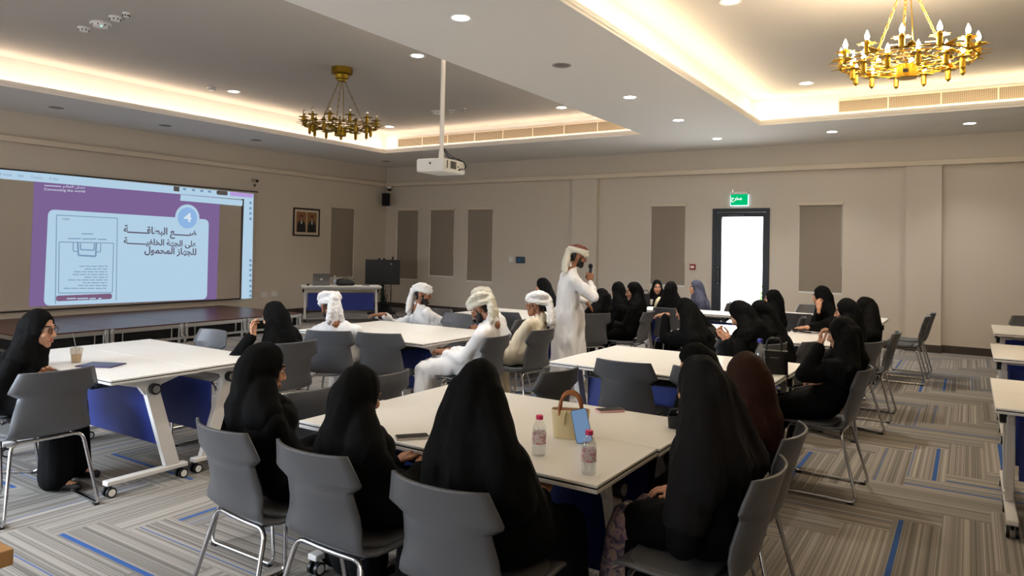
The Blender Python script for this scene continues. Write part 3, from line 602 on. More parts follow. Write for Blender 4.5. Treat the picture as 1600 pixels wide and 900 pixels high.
# ------------------------------------------------------------------ stage of joined platforms
DECK = mat('stage_deck_red_brown', c8(80, 44, 36), .34, var=(1.4, .12), bump=(90, .05))
VOID = mat('stage_underside_black', c8(8, 8, 8), .8)  # black fill painted as the shade in the gap under the deck
def platform(y0, y1, label):
    x0, x1, z = XL+.03, -10.42, .31; t = thing('stage_platform', label, 'stage', ((x0+x1)/2, (y0+y1)/2, 0), 0, 'stage platforms'); hx, hy = (x1-x0)/2, (y1-y0)/2-.004
    G().box((-hx, -hy, z-.02), (hx, hy, z)).build('deck', DECK, t)
    g = G()
    for zz, hh in ((z-.075, .055), (.055, .035)):
        for lo, hi in (((hx-.03, -hy), (hx, hy)), ((-hx, -hy), (-hx+.03, hy)), ((-hx+.03, -hy), (hx-.03, -hy+.03)), ((-hx+.03, hy-.03), (hx-.03, hy))): g.box((lo[0], lo[1], zz), (hi[0], hi[1], zz+hh))
    for fy in (-.33, .33): g.box((hx-.022, hy*2*fy-.008, .09), (hx-.008, hy*2*fy+.008, z-.075))
    g.build('side_rail', ALU, t)
    for sx in (-1, 1):
        for sy in (-1, 1): G().cyl((sx*(hx-.045), sy*(hy-.045), 0), (sx*(hx-.045), sy*(hy-.045), z-.02), .024, n=12).build('leg', ALU, t, smooth=True)
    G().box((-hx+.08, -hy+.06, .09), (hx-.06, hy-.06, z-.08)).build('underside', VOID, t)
    for sy in (-1, 1):
        q = G(); q.cbox((hx+.008, sy*(hy-.035), z-.11), (.02, .05, .2)); q.cbox((hx+.022, sy*(hy-.03), z-.06), (.02, .025, .05)); q.cyl((hx+.02, sy*(hy-.035), .11), (hx+.04, sy*(hy-.035), .11), .02, n=12); q.build('clamp', ALU, t, bevel=.003)
ed = [4.38, 5.52, 6.68, 7.83, 9.02]
for k in range(4): platform(ed[k], ed[k+1], ['stage platform at the near end, behind the woman with glasses', 'second stage platform along, under the slide card', 'third stage platform along, under the slide edge', 'stage platform at the end nearest the presenter desk'][k])
# ------------------------------------------------------------------ folding tables on castors
def table_proto():
    t = thing('folding_table', '', 'table'); L, D, H = .80, .2965, .74
    g = G(); g.box((-L, -D, H-.012), (L, D, H)); g.build('table_top', TABLETOP, t, bevel=.003)
    G().box((-L+.002, -D+.002, H-.018), (L-.002, D-.002, H-.012)).build('edge_band', TEDGE, t); G().box((-L, -D, H-.034), (L, D, H-.018)).build('under_board', POWDER, t, bevel=.003)
    for sx in (-1, 1):
        x = sx*(L-.085); g = G()
        g.prism([(-.045, .645), (.05, .645), (.215, .105), (.115, .105)], x-.022, x+.022, Matrix(((0, 0, 1, 0), (1, 0, 0, 0), (0, 1, 0, 0), (0, 0, 0, 1))))
        g.prism([(-.21, .704), (.19, .704), (.19, .69), (.07, .655), (.04, .60), (-.04, .60), (-.08, .655), (-.21, .69)], x-.018, x+.018, Matrix(((0, 0, 1, 0), (1, 0, 0, 0), (0, 1, 0, 0), (0, 0, 0, 1))))
        lg = g.build('leg', POWDER, t, bevel=.004)
        f = G(); f.box((x-.03, -.27, .075), (x+.03, .27, .105)); f.build('foot_bar', POWDER, lg, bevel=.006)
        k = G(); k.cyl((x+sx*.018, .012, .635), (x+sx*.055, .012, .635), .036, n=20); kb = k.build('lock_knob', BLACKP, lg, smooth=True)
        G().cyl((x+sx*.055, .012, .635), (x+sx*.06, .012, .635), .024, n=20).build('knob_cap', ALU, lg, smooth=True)
        for y in (-.24, .24):
            c = G()
            for o_ in (-.022, .022): c.cyl((x+o_-.009, y, .032), (x+o_+.009, y, .032), .032, n=18)
            c.cyl((x, y, .045), (x, y, .078), .01, n=8); cs = c.build('castor', BLACKP, t, smooth=True)
            for o_ in (-.0318, .0318): G().cyl((x+o_-.001, y, .032), (x+o_+.001, y, .032), .022, n=16).build('wheel_disc', WHITE, cs, smooth=True)
    G().box((-L+.13, .10, .24), (L-.13, .112, .60)).build('modesty_panel', BLUE, t, bevel=.004)
    G().box((-L+.11, -.02, .655), (L-.11, .05, .70)).build('cross_beam', POWDER, t, bevel=.004)
    g = G()
    for y in (-.26, -.21, -.16, -.11, -.06): g.box((-.52, y-.012, .655), (.52, y+.012, .664))
    for x in (-.5, 0, .5): g.box((x-.012, -.27, .645), (x+.012, -.05, .655)); g.box((x-.012, -.07, .655), (x+.012, -.055, .706)); g.box((x-.012, -.27, .655), (x+.012, -.255, .706))
    g.build('book_rack', BLACKP, t)
    return t
TAB = table_proto(); _first = [True]
def table(x, y, rz, label, group='folding tables pushed together in pairs'):
    if _first[0]:
        _first[0] = False; TAB.location = (x, y, 0); TAB.rotation_euler = (0, 0, rz); TAB['label'] = label; TAB['group'] = group; return TAB
    return dup(TAB, (x, y, 0), rz, label, group)
def pair(xc, y0, la, lb, dx=0.0): table(xc, y0+.295, 0, la); table(xc+dx, y0+.89, PI, lb)
pair(-1.935, 2.372, 'white folding table in front, holding the pink-capped bottles', 'white folding table holding the pink-cased phone, behind the bottle table', .012)
pair(-5.20, 2.352, 'white folding table at the woman with glasses, holding the iced coffee cup', 'white folding table where a woman leans her elbow, nearer the stage', -.012)
pair(-1.885, 4.735, 'white folding table with an empty grey chair at its middle and brown-hijab woman beside', 'white folding table holding the clear blue-capped water bottle and black bag', .014)
pair(-4.83, 4.85, 'white folding table between the empty grey chair and the men in white', 'white folding table where the man in white rests his arm', .0)
pair(-1.90, 7.26, 'white folding table behind the two women bent over a phone', 'white folding table holding a pair of sunglasses', .0)
pair(-4.83, 7.22, 'white folding table behind the seated man in cream, partly hidden by the standing man', 'white folding table next to the woman in black at the far wall', .0)
pair(-1.72, 9.78, 'white folding table behind the woman touching her face', 'white folding table by the grey blind, furthest back in its row', .0)
table(-3.33, 10.05, 0, 'white folding table in front of the woman in a cream top')
pair(.93, 4.955, 'beige-looking folding table at the picture edge, nearest of that side', 'folding table adjoining the nearest one at the picture edge', .0)
pair(.98, 7.40, 'folding table second along the picture edge, near side of its pair', 'folding table second along the picture edge, far side of its pair', .0)
pair(1.04, 9.80, 'folding table third along the picture edge, near side of its pair', 'folding table third along the picture edge, in front of a grey chair back', .0)
desk_c = at_d(533, 451, 14.75); desk_a = math.radians(50)
table(desk_c.x, desk_c.y, desk_a+PI, 'presenter folding table with laptop in front of the wall', 'presenter table'); DESK = Matrix.Translation((desk_c.x, desk_c.y, 0))@Matrix.Rotation(desk_a, 4, 'Z')
# ------------------------------------------------------------------ chairs
def chair_proto():
    t = thing('shell_chair', '', 'chair')
    prof = [(.235, .435, .20), (.215, .452, .215), (.16, .458, .222), (.06, .452, .226), (-.06, .445, .226), (-.13, .447, .223), (-.175, .458, .219), (-.205, .480, .214), (-.222, .510, .208), (-.238, .56, .200), (-.252, .61, .192), (-.266, .66, .184), (-.277, .700, .179), (-.277, .702, .180), (-.287, .734, .232), (-.288, .738, .2335), (-.297, .77, .222), (-.307, .80, .211), (-.320, .84, .197), (-.3215, .845, .194)]
    nx = 13; vs = []; 
    for i, (y, z, w) in enumerate(prof):
        b = min(1, max(0, (z-.46)/.12)) if y < -.1 else 0
        for k in range(nx):
            u = -1+2*k/(nx-1); x = u*w; yy = y+b*(.058*(abs(u)**2.2)); zz = z+(1-b)*.014*abs(u)**3
            vs.append((x, yy, zz))
    fs = [(i*nx+k, i*nx+k+1, (i+1)*nx+k+1, (i+1)*nx+k) for i in range(len(prof)-1) for k in range(nx-1)]
    g = G(); g.add(vs, fs); o = g.build('shell', SHELL, t, smooth=True, sharp=70); s = o.modifiers.new('thickness', 'SOLIDIFY'); s.thickness = .012; s.offset = 0
    g = G(); pts = []
    for i in range(28): a = 2*PI*i/28; pts.append((.20*math.copysign(abs(math.cos(a))**.55, math.cos(a)), .04+.165*math.copysign(abs(math.sin(a))**.55, math.sin(a))))
    g.prism(pts, .455, .474); g.build('seat_pad', PAD, t, bevel=.006)
    g = G(); R_ = .0105
    for sx in (-1, 1): 
        loop = [(sx*.05, -.17, .435), (sx*.185, -.165, .437), (sx*.245, -.275, .0125), (sx*.245, .225, .0125), (sx*.185, .175, .425), (sx*.05, .17, .432)]
        g.tube(rounded(loop, .05, 5), R_, 8)
    g.tube([(-.05, -.17, .435), (.05, -.17, .435)], R_, 8); g.tube([(-.05, .17, .432), (.05, .17, .432)], R_, 8); g.tube([(-.15, -.165, .436), (-.15, .16, .434)], .008, 8); g.tube([(.15, -.165, .436), (.15, .16, .434)], .008, 8)
    g.build('sled_frame', CHROME, t, smooth=True, sharp=60)
    for sx in (-1, 1):
        for y in (-.235, .19): G().box((sx*.245-.013, y-.018, 0), (sx*.245+.013, y+.018, .014)).build('glide', BLACKP, t)
    return t
CH = chair_proto(); _fc = [True]
def chair(x, y, deg, label, group='grey shell chairs'):
    rz = math.radians(deg-90)
    if _fc[0]:
        _fc[0] = False; CH.location = (x, y, 0); CH.rotation_euler = (0, 0, rz); CH['label'] = label; CH['group'] = group; return CH
    return dup(CH, (x, y, 0), rz, label, group)
# ------------------------------------------------------------------ people
def cap_geo(g, p0, p1, r0, r1, n=12):
    p0, p1 = Vector(p0), Vector(p1); d = p1-p0
    if d.length < 1e-5: d = Vector((0, 0, 1e-4)); p1 = p0+d
    t = d.normalized(); u = t.orthogonal().normalized(); w = t.cross(u); rings = []
    for k in range(1, 4): a = PI/2*k/3; rings.append((p0-t*r0*math.cos(a), r0*math.sin(a)))
    for k in range(3, 0, -1): a = PI/2*k/3; rings.append((p1+t*r1*math.cos(a), r1*math.sin(a)))
    vs = [p0-t*r0]; 
    for c, r in rings: vs += [c+u*(r*math.cos(2*PI*k/n))+w*(r*math.sin(2*PI*k/n)) for k in range(n)]
    vs.append(p1+t*r1); L = len(rings); fs = [(0, 1+(k+1) % n, 1+k) for k in range(n)]
    for i in range(L-1): fs += [(1+i*n+k, 1+i*n+(k+1) % n, 1+(i+1)*n+(k+1) % n, 1+(i+1)*n+k) for k in range(n)]
    e = len(vs)-1; fs += [(1+(L-1)*n+k, 1+(L-1)*n+(k+1) % n, e) for k in range(n)]
    g.add(vs, fs)
def volume(items, voxel, smooth=4):     # union of capsules ('c') and ellipsoids ('e') as one continuous surface
    g = G()
    for it in items:
        if it[0] == 'c': cap_geo(g, *it[1:5])
        else: g.ball(it[1], it[2], 16, 10, it[3] if len(it) > 3 else None)
    me = bpy.data.meshes.new('tmp'); me.from_pydata(g.v, [], g.f); bm = bmesh.new(); bm.from_mesh(me); bmesh.ops.remove_doubles(bm, verts=bm.verts, dist=1e-6); bmesh.ops.recalc_face_normals(bm, faces=bm.faces); bm.to_mesh(me); bm.free()
    o = bpy.data.objects.new('tmp', me); COL.objects.link(o); r = o.modifiers.new('r', 'REMESH'); r.mode = 'VOXEL'; r.voxel_size = voxel
    s = o.modifiers.new('s', 'SMOOTH'); s.factor = .5; s.iterations = smooth
    dg = bpy.context.evaluated_depsgraph_get(); dg.update(); m2 = bpy.data.meshes.new_from_object(o.evaluated_get(dg))
    co = np.empty(len(m2.vertices)*3); m2.vertices.foreach_get('co', co); co = co.reshape(-1, 3); no = np.empty(len(m2.vertices)*3); m2.vertices.foreach_get('normal', no); no = no.reshape(-1, 3)
    fs = np.array([list(p.vertices) if len(p.vertices) == 4 else list(p.vertices)+[p.vertices[-1]] for p in m2.polygons], int)
    bpy.data.objects.remove(o); bpy.data.meshes.remove(me); bpy.data.meshes.remove(m2)
    return co, fs, no
def arr_mesh(name, co, fs, mats, mi=None):
    me = bpy.data.meshes.new(name); me.from_pydata([tuple(v) for v in co], [], [tuple(f) if f[2] != f[3] else tuple(f[:3]) for f in fs])
    for m in mats: me.materials.append(m)
    if mi is not None: me.polygons.foreach_set('material_index', [int(i) for i in mi])
    me.shade_smooth(); return me
def folds(co, no, amp, freq, axis_z=.25, seed=0, mask=None):
    out = co.copy()
    for i in range(len(co)):
        p = co[i]; a = amp*(noise.noise(Vector((p[0]*freq+seed, p[1]*freq-seed, p[2]*freq*axis_z)))+.5*noise.noise(Vector((p[0]*freq*2.3, p[1]*freq*2.3+seed, p[2]*freq*axis_z*1.8+3)))); a = max(a, -.35*amp)
        if mask is not None: a *= mask[i]
        out[i] = p+no[i]*a
    return out
def head_template(male):
    it = [('e', (0, -.012, .028), (.074, .092, .086)), ('e', (0, .022, -.045), (.057, .062, .066)), ('e', (0, .058, -.095), (.026, .022, .022)),
          ('c', (0, .085, .004), (0, .103, -.034), .008, .0115), ('e', (-.012, .094, -.038), (.010, .012, .008)), ('e', (.012, .094, -.038), (.010, .012, .008)),
          ('c', (-.036, .076, .020), (.036, .076, .020), .012, .012), ('e', (-.037, .060, -.030), (.022, .024, .022)), ('e', (.037, .060, -.030), (.022, .024, .022)),
          ('c', (-.017, .084, -.064), (.017, .084, -.064), .006, .006), ('c', (-.014, .083, -.075), (.014, .083, -.075), .007, .007),
          ('e', (-.031, .070, .001), (.013, .011, .010)), ('e', (.031, .070, .001), (.013, .011, .010)),
          ('c', (0, -.022, -.06), (0, -.045, -.19), .052, .056)]
    if male:
        for s in (-1, 1): it.append(('e', (s*.077, -.012, -.012), (.010, .022, .032)))
        it += [('e', (0, .055, -.092), (.036, .034, .030)), ('c', (-.05, .02, -.07), (-.02, .06, -.105), .018, .018), ('c', (.05, .02, -.07), (.02, .06, -.105), .018, .018)]
    co, fs, no = volume(it, .0038, 3); c = co[fs].mean(1); mi = np.zeros(len(fs), int); ax = np.abs(c[:, 0])
    mi[(ax > .014) & (ax < .05) & (c[:, 2] > .021+(.0)) & (c[:, 2] < .030) & (c[:, 1] > .055)] = 2
    eye = (((ax-.031)/.0125)**2+((c[:, 2]-.002)/.0062)**2 < 1) & (c[:, 1] > .05); mi[eye] = 3; mi[eye & (((ax-.031)/.006)**2+((c[:, 2]-.002)/.0065)**2 < 1)] = 2
    mi[((c[:, 0]/.021)**2+((c[:, 2]+.069)/.010)**2 < 1) & (c[:, 1] > .075)] = 1
    if male:
        beard = (c[:, 2] < -.048-.10*np.clip(c[:, 1]-.03, 0, .1)*0) & (c[:, 2] > -.135) & (c[:, 1] > .0) & ~(((c[:, 0]/.026)**2+((c[:, 2]+.068)/.014)**2 < 1)); beard |= (ax > .045) & (c[:, 2] < -.01) & (c[:, 2] > -.1) & (c[:, 1] > .008) & (c[:, 1] < .032)
        beard &= ~((c[:, 2] > -.05) & (c[:, 1] > .045)); mi[beard] = 2
        mi[(c[:, 1] < -.035) & (c[:, 2] > -.07) & (ax < .074)] = 2
    return co, fs, mi
def hand_template(curl, spread=1.0, thumb=0):
    it = []; ks = [(.030, .086, .0, .070, .0085), (.010, .090, .003, .078, .0088), (-.010, .087, .002, .072, .0085), (-.029, .079, -.002, .056, .0076)]
    for x, y, z, L, r in ks:
        it.append(('c', (x*.55, .012, 0), (x, y, z), .015, .0125)); p = Vector((x, y, z)); a = -math.radians(curl)*.6; sp = x*spread*2.2
        for k, fr in enumerate((.45, .31, .24)):
            q = p+Vector((math.sin(sp*.5)*L*fr, math.cos(a)*L*fr, math.sin(a)*L*fr)); it.append(('c', tuple(p), tuple(q), r*(1-.08*k), r*(1-.08*(k+1)))); p = q; a -= math.radians(curl)
    it += [('c', (0, -.03, 0), (0, .03, 0), .024, .026), ('c', (.018, .02, -.004), (.046, .056, -.012-thumb*.02), .015, .0115), ('c', (.046, .056, -.012-thumb*.02), (.050-thumb*.012, .084, -.020-thumb*.025), .0108, .0095), ('c', (.050-thumb*.012, .084, -.020-thumb*.025), (.047-thumb*.02, .104, -.026-thumb*.03), .0092, .008)]
    return volume(it, .0036, 2)[:2]
HEADS = {True: head_template(True), False: head_template(False)}
HANDS = {'relaxed': hand_template(24), 'grip': hand_template(58, .3, 1), 'flat': hand_template(8), 'cupped': hand_template(38, .4, .5)}
ABAYA = mat('abaya_black', c8(9, 9, 10), .8, bump=(55, .25, (1, 1, .25)), spec=.12)
HIJAB = mat('hijab_black', c8(9, 9, 10), .8, bump=(70, .2), spec=.13)
HIJG = mat('hijab_charcoal', c8(25, 25, 27), .8, bump=(70, .2), spec=.15)
HIJB = mat('hijab_brown', c8(46, 25, 17), .8, bump=(70, .25), spec=.2)
ABB = mat('abaya_brown', c8(34, 20, 14), .8, bump=(55, .25), spec=.2)
HIJU = mat('hijab_slate_blue', c8(70, 72, 92), .8, bump=(70, .25)); ABU = mat('abaya_slate_blue', c8(62, 64, 86), .8, bump=(60, .2))
DISH = mat('dishdasha_white', c8(226, 224, 224), .75, bump=(40, .25, (1, 1, .3))); DISHC = mat('dishdasha_cream', c8(220, 208, 184), .78, bump=(40, .25, (1, 1, .3)))
TURB = mat('turban_white', c8(228, 226, 226), .8, bump=(60, .35)); TURC = mat('turban_cream', c8(214, 208, 192), .8, bump=(60, .35)); TURR = mat('turban_brown_band', c8(112, 62, 52), .8, var=(60, .7))
CREAM = mat('cream_blouse', c8(222, 208, 168), .75, bump=(60, .3)); SHOE = mat('black_shoe', c8(14, 13, 13), .5); FLORAL = floral()
DEBUG = False
SEAT = [None]
_pz = np.array([.458, .51, .56, .61, .66, .70, .735, .77, .80, .845]); _py = np.array([-.175, -.222, -.238, -.252, -.266, -.277, -.287, -.297, -.307, -.3215])
def settle(co):        # cloth lies on the seat and against the backrest of its chair instead of passing through them
    if SEAT[0] is None: return co
    x, y, a = SEAT[0]; ca, sa = math.cos(a), math.sin(a); dx = co[:, 0]-x; dy = co[:, 1]-y; lx = dx*ca+dy*sa; ly = -dx*sa+dy*ca; z = co[:, 2].copy()
    back = (z > .44) & (z < .87) & (np.abs(lx) < .26) & (ly < .05); lim = np.interp(z, _pz, _py)+.058*np.clip(np.abs(lx)/.21, 0, 1.2)**2.2+.016
    ly = np.where(back & (ly < lim), lim, ly)
    on = (np.abs(lx) < .245) & (ly > -.25) & (ly < .25) & (z < .481) & (z > .30); z = np.where(on, .481, z)
    return np.stack([x+lx*ca-ly*sa, y+lx*sa+ly*ca, z], 1)
def ik(sh, wr, l1, l2, hint):
    d = wr-sh; L = min(d.length, l1+l2-.004); dn = d.normalized(); wr = sh+dn*L; a = (l1*l1-l2*l2+L*L)/(2*L); h = math.sqrt(max(l1*l1-a*a, 0)); p = hint-dn*hint.dot(dn); p = p.normalized() if p.length > 1e-4 else Vector((0, 0, -1))
    return sh+dn*a+p*h, wr
def person(label, pel, face, top, yaw, pitch=5, male=False, arms=None, cloth=None, scarf=None, drape=.3, group=None, stand=False, knee=None, hs=None, floral=False, chest=None, turban=None, roll=0, skin=None, spread=1.0, khimar=0, seed=0, tail=1, legyaw=None, wide=1.0, beard=True):
    seed = seed or random.random()*50
    fa = math.radians(face); f = Vector((math.cos(fa), math.sin(fa), 0)); r = Vector((math.sin(fa), -math.cos(fa), 0)); up = Vector((0, 0, 1))
    if len(top) == 2:      # a seated head: the height on its line of sight that brings it over the seat
        goal = Vector((pel[0], pel[1], 0))+f*.06; best = None
        for q in range(1090, 1266, 4):
            t_ = at_z(top[0], top[1], q/1000); dd = (Vector((t_.x, t_.y, 0))-goal).length
            if best is None or dd < best[0]: best = (dd, t_)
        top = best[1]
    top = Vector(top)
    hs = hs or (1.0 if male else .95)
    hy = math.radians(yaw); R = Matrix.Rotation(hy-PI/2, 3, 'Z')@Matrix.Rotation(-math.radians(pitch), 3, 'X')@Matrix.Rotation(math.radians(roll), 3, 'Y')
    C = top-(R@Vector((0, 0, 1)))*(.13*hs+(.03 if male else .008)); Hd = lambda p: C+R@(Vector(p)*hs)
    zs = .88 if stand else .60
    P = Vector((pel[0], pel[1], zs)); nk = Hd((0, -.045, -.165)); N = Vector((nk.x, nk.y, nk.z))
    bw = (.19 if male else .152)*wide
    ax = (N-P).normalized(); rr_ = (r-ax*r.dot(ax)).normalized(); ff = rr_.cross(ax)*-1
    if ff.dot(f) < 0: ff = -ff
    SHc = N-ax*.055; sh = {1: SHc+rr_*bw-ax*.028, -1: SHc-rr_*bw-ax*.028}
    mid = P.lerp(N, .55)-ff*.015
    l1, l2 = (.285, .255) if male else (.26, .235)
    A = {}
    for s in (1, -1):
        spec = (arms or {}).get(s)
        if spec is None: spec = (P+f*.25+r*s*.07+up*.065, None, 'relaxed', None, None)
        wr = Vector(spec[0]); hint = Vector(spec[1]) if spec[1] is not None else (rr_*s*.35-up*1.0-f*.12)
        el, wr = ik(sh[s], wr, l1, l2, hint); A[s] = (el, wr, spec[2], spec[3] if len(spec) > 3 else None, spec[4] if len(spec) > 4 else None)
    lf = f if legyaw is None else Vector((math.cos(math.radians(legyaw)), math.sin(math.radians(legyaw)), 0)); lr = Vector((lf.y, -lf.x, 0))
    hip = {s: P+r*s*.085 for s in (1, -1)}
    if stand: kn = {s: Vector((P.x, P.y, .47))+r*s*.09+f*.03 for s in (1, -1)}; an = {s: Vector((P.x, P.y, .08))+r*s*.10-f*.02 for s in (1, -1)}
    else:
        kn = {s: P+lf*(.40 if not knee else knee)+lr*s*.10*spread+up*(-.09) for s in (1, -1)}; an = {s: Vector((kn[s].x, kn[s].y, .085))+lf*.02+lr*s*.02 for s in (1, -1)}
    root = thing('person', label, 'person', (P.x, P.y, 0), 0, group); O = Vector((P.x, P.y, 0))
    sk = skin or (SKINM if male else SKINF)
    # --- body: head, torso, limbs and hands in one mesh
    it = [('c', P, mid, .09, .08), ('c', mid, SHc-ax*.03, .08, .06), ('c', sh[1]-ax*.02, sh[-1]-ax*.02, .032, .032), ('c', SHc, Hd((0, -.04, -.15)), .06, .05)]
    for s in (1, -1):
        el, wr = A[s][0], A[s][1]; it += [('c', sh[s]-ax*.02, el, .036, .034), ('c', el, wr, .032, .024), ('c', hip[s], kn[s], .075, .055), ('c', kn[s], an[s], .052, .036)]
        it += [('c', an[s]-up*.03, an[s]+lf*.13-up*.055, .034, .024)]
    co, fs, no = volume(it, .016, 3); parts = [(co, fs, np.zeros(len(fs), int))]
    hco, hfs, hmi = HEADS[male]
    if male and not beard: hmi = np.where((hmi == 2) & (hco[hfs].mean(1)[:, 2] < -.03) & (hco[hfs].mean(1)[:, 1] > -.03), 0, hmi)
    parts.append((np.array([C+R@(Vector(p)*hs) for p in hco]), hfs, hmi))
    for s in (1, -1):
        el, wr, pose, hd, pn = A[s]; d = Vector(hd).normalized() if hd is not None else (wr-el).normalized(); n_ = Vector(pn) if pn is not None else Vector((0, 0, -1)); n_ = n_-d*n_.dot(d)
        if n_.length < .05: n_ = -rr_*s-d*(-rr_*s).dot(d)
        z = -n_.normalized(); x = d.cross(z); M = Matrix((x, d, z)).transposed(); k = (1.0 if male else .92)*hs
        # thumb lies on local +x: palm down with fingers ahead this is the left side, i.e. a right hand
        sx = 1 if s == -1 else -1
        hc, hf = HANDS[pose]; flip = -1 if (s == 1) else 1
        hco2 = np.array([wr+M@Vector((p[0]*flip*k, p[1]*k, p[2]*k)) for p in hc]); hf2 = hf[:, ::-1] if flip < 0 else hf
        if flip < 0: hf2 = hf2[:, [0, 1, 2, 3]]
        parts.append((hco2, hf2, np.zeros(len(hf2), int)))
    b = 0; cs, ff_, ms = [], [], []
    for c_, f_, m_ in parts: cs.append(c_-np.array(O)); ff_.append(f_+b); ms.append(m_); b += len(c_)
    allf = np.concatenate(ff_); allf = np.array([q if q[2] != q[3] else q for q in allf])
    me = bpy.data.meshes.new('body'); me.from_pydata([tuple(v) for v in np.concatenate(cs)], [], [tuple(dict.fromkeys(int(i) for i in q)) for q in allf])
    for m_ in (sk, LIPSM if male else LIPS, HAIR, EYEW): me.materials.append(m_)
    me.polygons.foreach_set('material_index', [int(i) for i in np.concatenate(ms)]); me.shade_smooth(); obj('body', me, root)
    # --- gown
    k = wide
    g_ = [('c', P-f*.01, mid, .115, .108), ('c', mid, SHc-ax*.02, .108, .085)]
    for dx in (-.065, .065): g_ += [('c', P+r*dx-f*.01, mid+rr_*dx, .120, .112*k), ('c', mid+rr_*dx, SHc+rr_*dx*.9-ax*.03, .112*k, .085)]
    g_ += [('c', SHc+ax*.0, sh[1]-ax*.02, .066, .060), ('c', SHc, sh[-1]-ax*.02, .066, .060), ('c', SHc-ax*.01, SHc+ax*.045, .07, .06), ('c', SHc, Hd((0, -.044, -.118)), .068, .060)]
    for s in (1, -1): g_ += [('c', mid+rr_*s*.09, SHc+rr_*s*(bw-.055)-ax*.07, .095*k, .075), ('c', P.lerp(mid, .3)+rr_*s*.085, mid+rr_*s*.09, .10*k, .095*k)]
    if not male:
        for dx in (-.07, .07): g_.append(('e', P.lerp(N, .62)+rr_*dx+ff*.075, (.075, .075, .07)))
    for s in (1, -1):
        el, wr = A[s][0], A[s][1]; w1 = el.lerp(wr, .90); g_ += [('c', sh[s]-ax*.02, el, .062 if male else .060, .056), ('c', el, w1, .055, .042 if male else .046)]
        g_ += [('c', hip[s], kn[s], .112, .084), ('c', kn[s], an[s]+up*.012-lf*.01, .084, .098 if not stand else .10)]
    g_ += [('c', (hip[1]+hip[-1])/2, (kn[1]+kn[-1])/2, .108, .08), ('c', (kn[1]+kn[-1])/2-lf*.02, (an[1]+an[-1])/2+up*.02-lf*.03, .08, .10)]
    if stand:
        g_ = [q for q in g_]
        for q in range(8): a = 2*PI*q/8; e = f*math.cos(a)*.15+r*math.sin(a)*.19; e2 = f*math.cos(a)*.20+r*math.sin(a)*.235; g_.append(('c', P+e*.55+up*.0, Vector((P.x, P.y, .17))+e2*.62, .10, .09))
    co, fs, no = volume(g_, .012 if (Vector(P)-Vector(EYE)).length < 6 else .015, 4)
    co = folds(co, no, .021 if male else .010, 12 if male else 8, .45 if male else .28, seed)
    co[:, 2] = np.maximum(co[:, 2], .012)
    if not stand: co = settle(co)
    obj('dishdasha' if male else 'abaya', arr_mesh('gown', co-np.array(O), fs, [cloth or (DISH if male else ABAYA)]), root)
    # --- shoes
    for s in (1, -1):
        co, fs, no = volume([('c', an[s]-up*.045-lf*.03, an[s]+lf*.13-up*.058, .036, .026), ('c', an[s]-up*.058-lf*.03, an[s]+lf*.13-up*.060, .025, .024)], .01, 2); co[:, 2] = np.maximum(co[:, 2], .002); obj('shoe', arr_mesh('shoe', co-np.array(O), fs, [SHOE]), root)
    if male:
        tm = turban or TURB; it = [('e', Hd((0, -.018, .062)), (.082*hs, .096*hs, .070*hs), R)]
        for tilt, z0, rad, rt in ((.16, .044, 1.0, .026), (-.14, .062, 1.02, .027), (.05, .082, .93, .026)):
            pts = [Hd((math.cos(2*PI*q/14)*.080*rad, -.014+math.sin(2*PI*q/14)*.098*rad, z0+tilt*.18*math.sin(2*PI*q/14+1.0)+.012*math.cos(4*PI*q/14))) for q in range(14)]
            for q in range(14): it.append(('c', pts[q], pts[(q+1) % 14], rt*hs, rt*hs))
        if tail:
            kt = Hd((.0, -.118, .03)); it.append(('e', kt, (.045, .04, .04)))
            for dx, ln in ((-.035, .20), (.0, .27*tail), (.035, .23)):
                a0 = Hd((dx*.6, -.122, .02)); a1 = Vector((a0.x, a0.y, a0.z-.12))+Vector(R@Vector((dx*.6, -.03, 0))); a2 = Vector((a1.x, a1.y, a0.z-ln))+Vector(R@Vector((dx*.7, -.012, 0))); it += [('c', a0, a1, .030, .034), ('c', a1, a2, .034, .024)]
        co, fs, no = volume(it, .0075, 3); co = folds(co, no, .007, 30, 1.6, seed)
        mats = [tm]; mi = None
        if turban is TURC and stand:
            loc = (np.array((co-np.array(C))@np.array(R)))/hs; cz = loc[fs].mean(1); mi = ((cz[:, 2] > .088) & (cz[:, 1] > -.13)).astype(int); mats = [tm, TURR]
        if not stand: co = settle(co)
        obj('turban', arr_mesh('turban', co-np.array(O), fs, mats, mi), root)
    else:
        it = [('e', Hd((0, -.012, .012)), (.090*hs, .107*hs, .120*hs), R), ('c', Hd((0, -.03, -.05)), Hd((0, -.035, -.15)), .088*hs, .085), ('c', Hd((0, .012, -.118)), N+ff*.055-ax*.03, .062, .075), ('c', Hd((0, -.05, .0)), N-ff*.03-ax*.03, .085*hs, .085)]
        for s in (1, -1): it += [('c', N-ax*.005, sh[s]*.8+SHc*.2+ax*.01, .085, .078), ('c', Hd((s*.05, -.02, -.06)), SHc+rr_*s*bw*.7, .062, .085)]
        it += [('c', N+ff*.03, P.lerp(N, .70-drape*.1)+ff*.085, .085, .10), ('c', N-ff*.02, P.lerp(N, .72-drape*.2)-ff*.03, .09, .11)]
        if khimar:
            for s in (-1, -.45, 0, .45, 1): it += [('c', Hd((s*.035, -.045, .0)), P.lerp(N, .82)+rr_*s*bw*.92-ff*.025, .072, .078), ('c', P.lerp(N, .82)+rr_*s*bw*.92-ff*.025, P.lerp(N, .82-.5*khimar)+rr_*s*bw*1.05-ff*.035, .078, .09)]
        if khimar:
            for s in (-1, 1): it.append(('c', sh[s], sh[s].lerp(A[s][0], min(1, khimar*1.3)), .078, .082))
        co, fs, no = volume(it, .0085 if (Vector(P)-Vector(EYE)).length < 6 else .011, 4)
        loc = (np.array((co-np.array(C))@np.array(R)))/hs
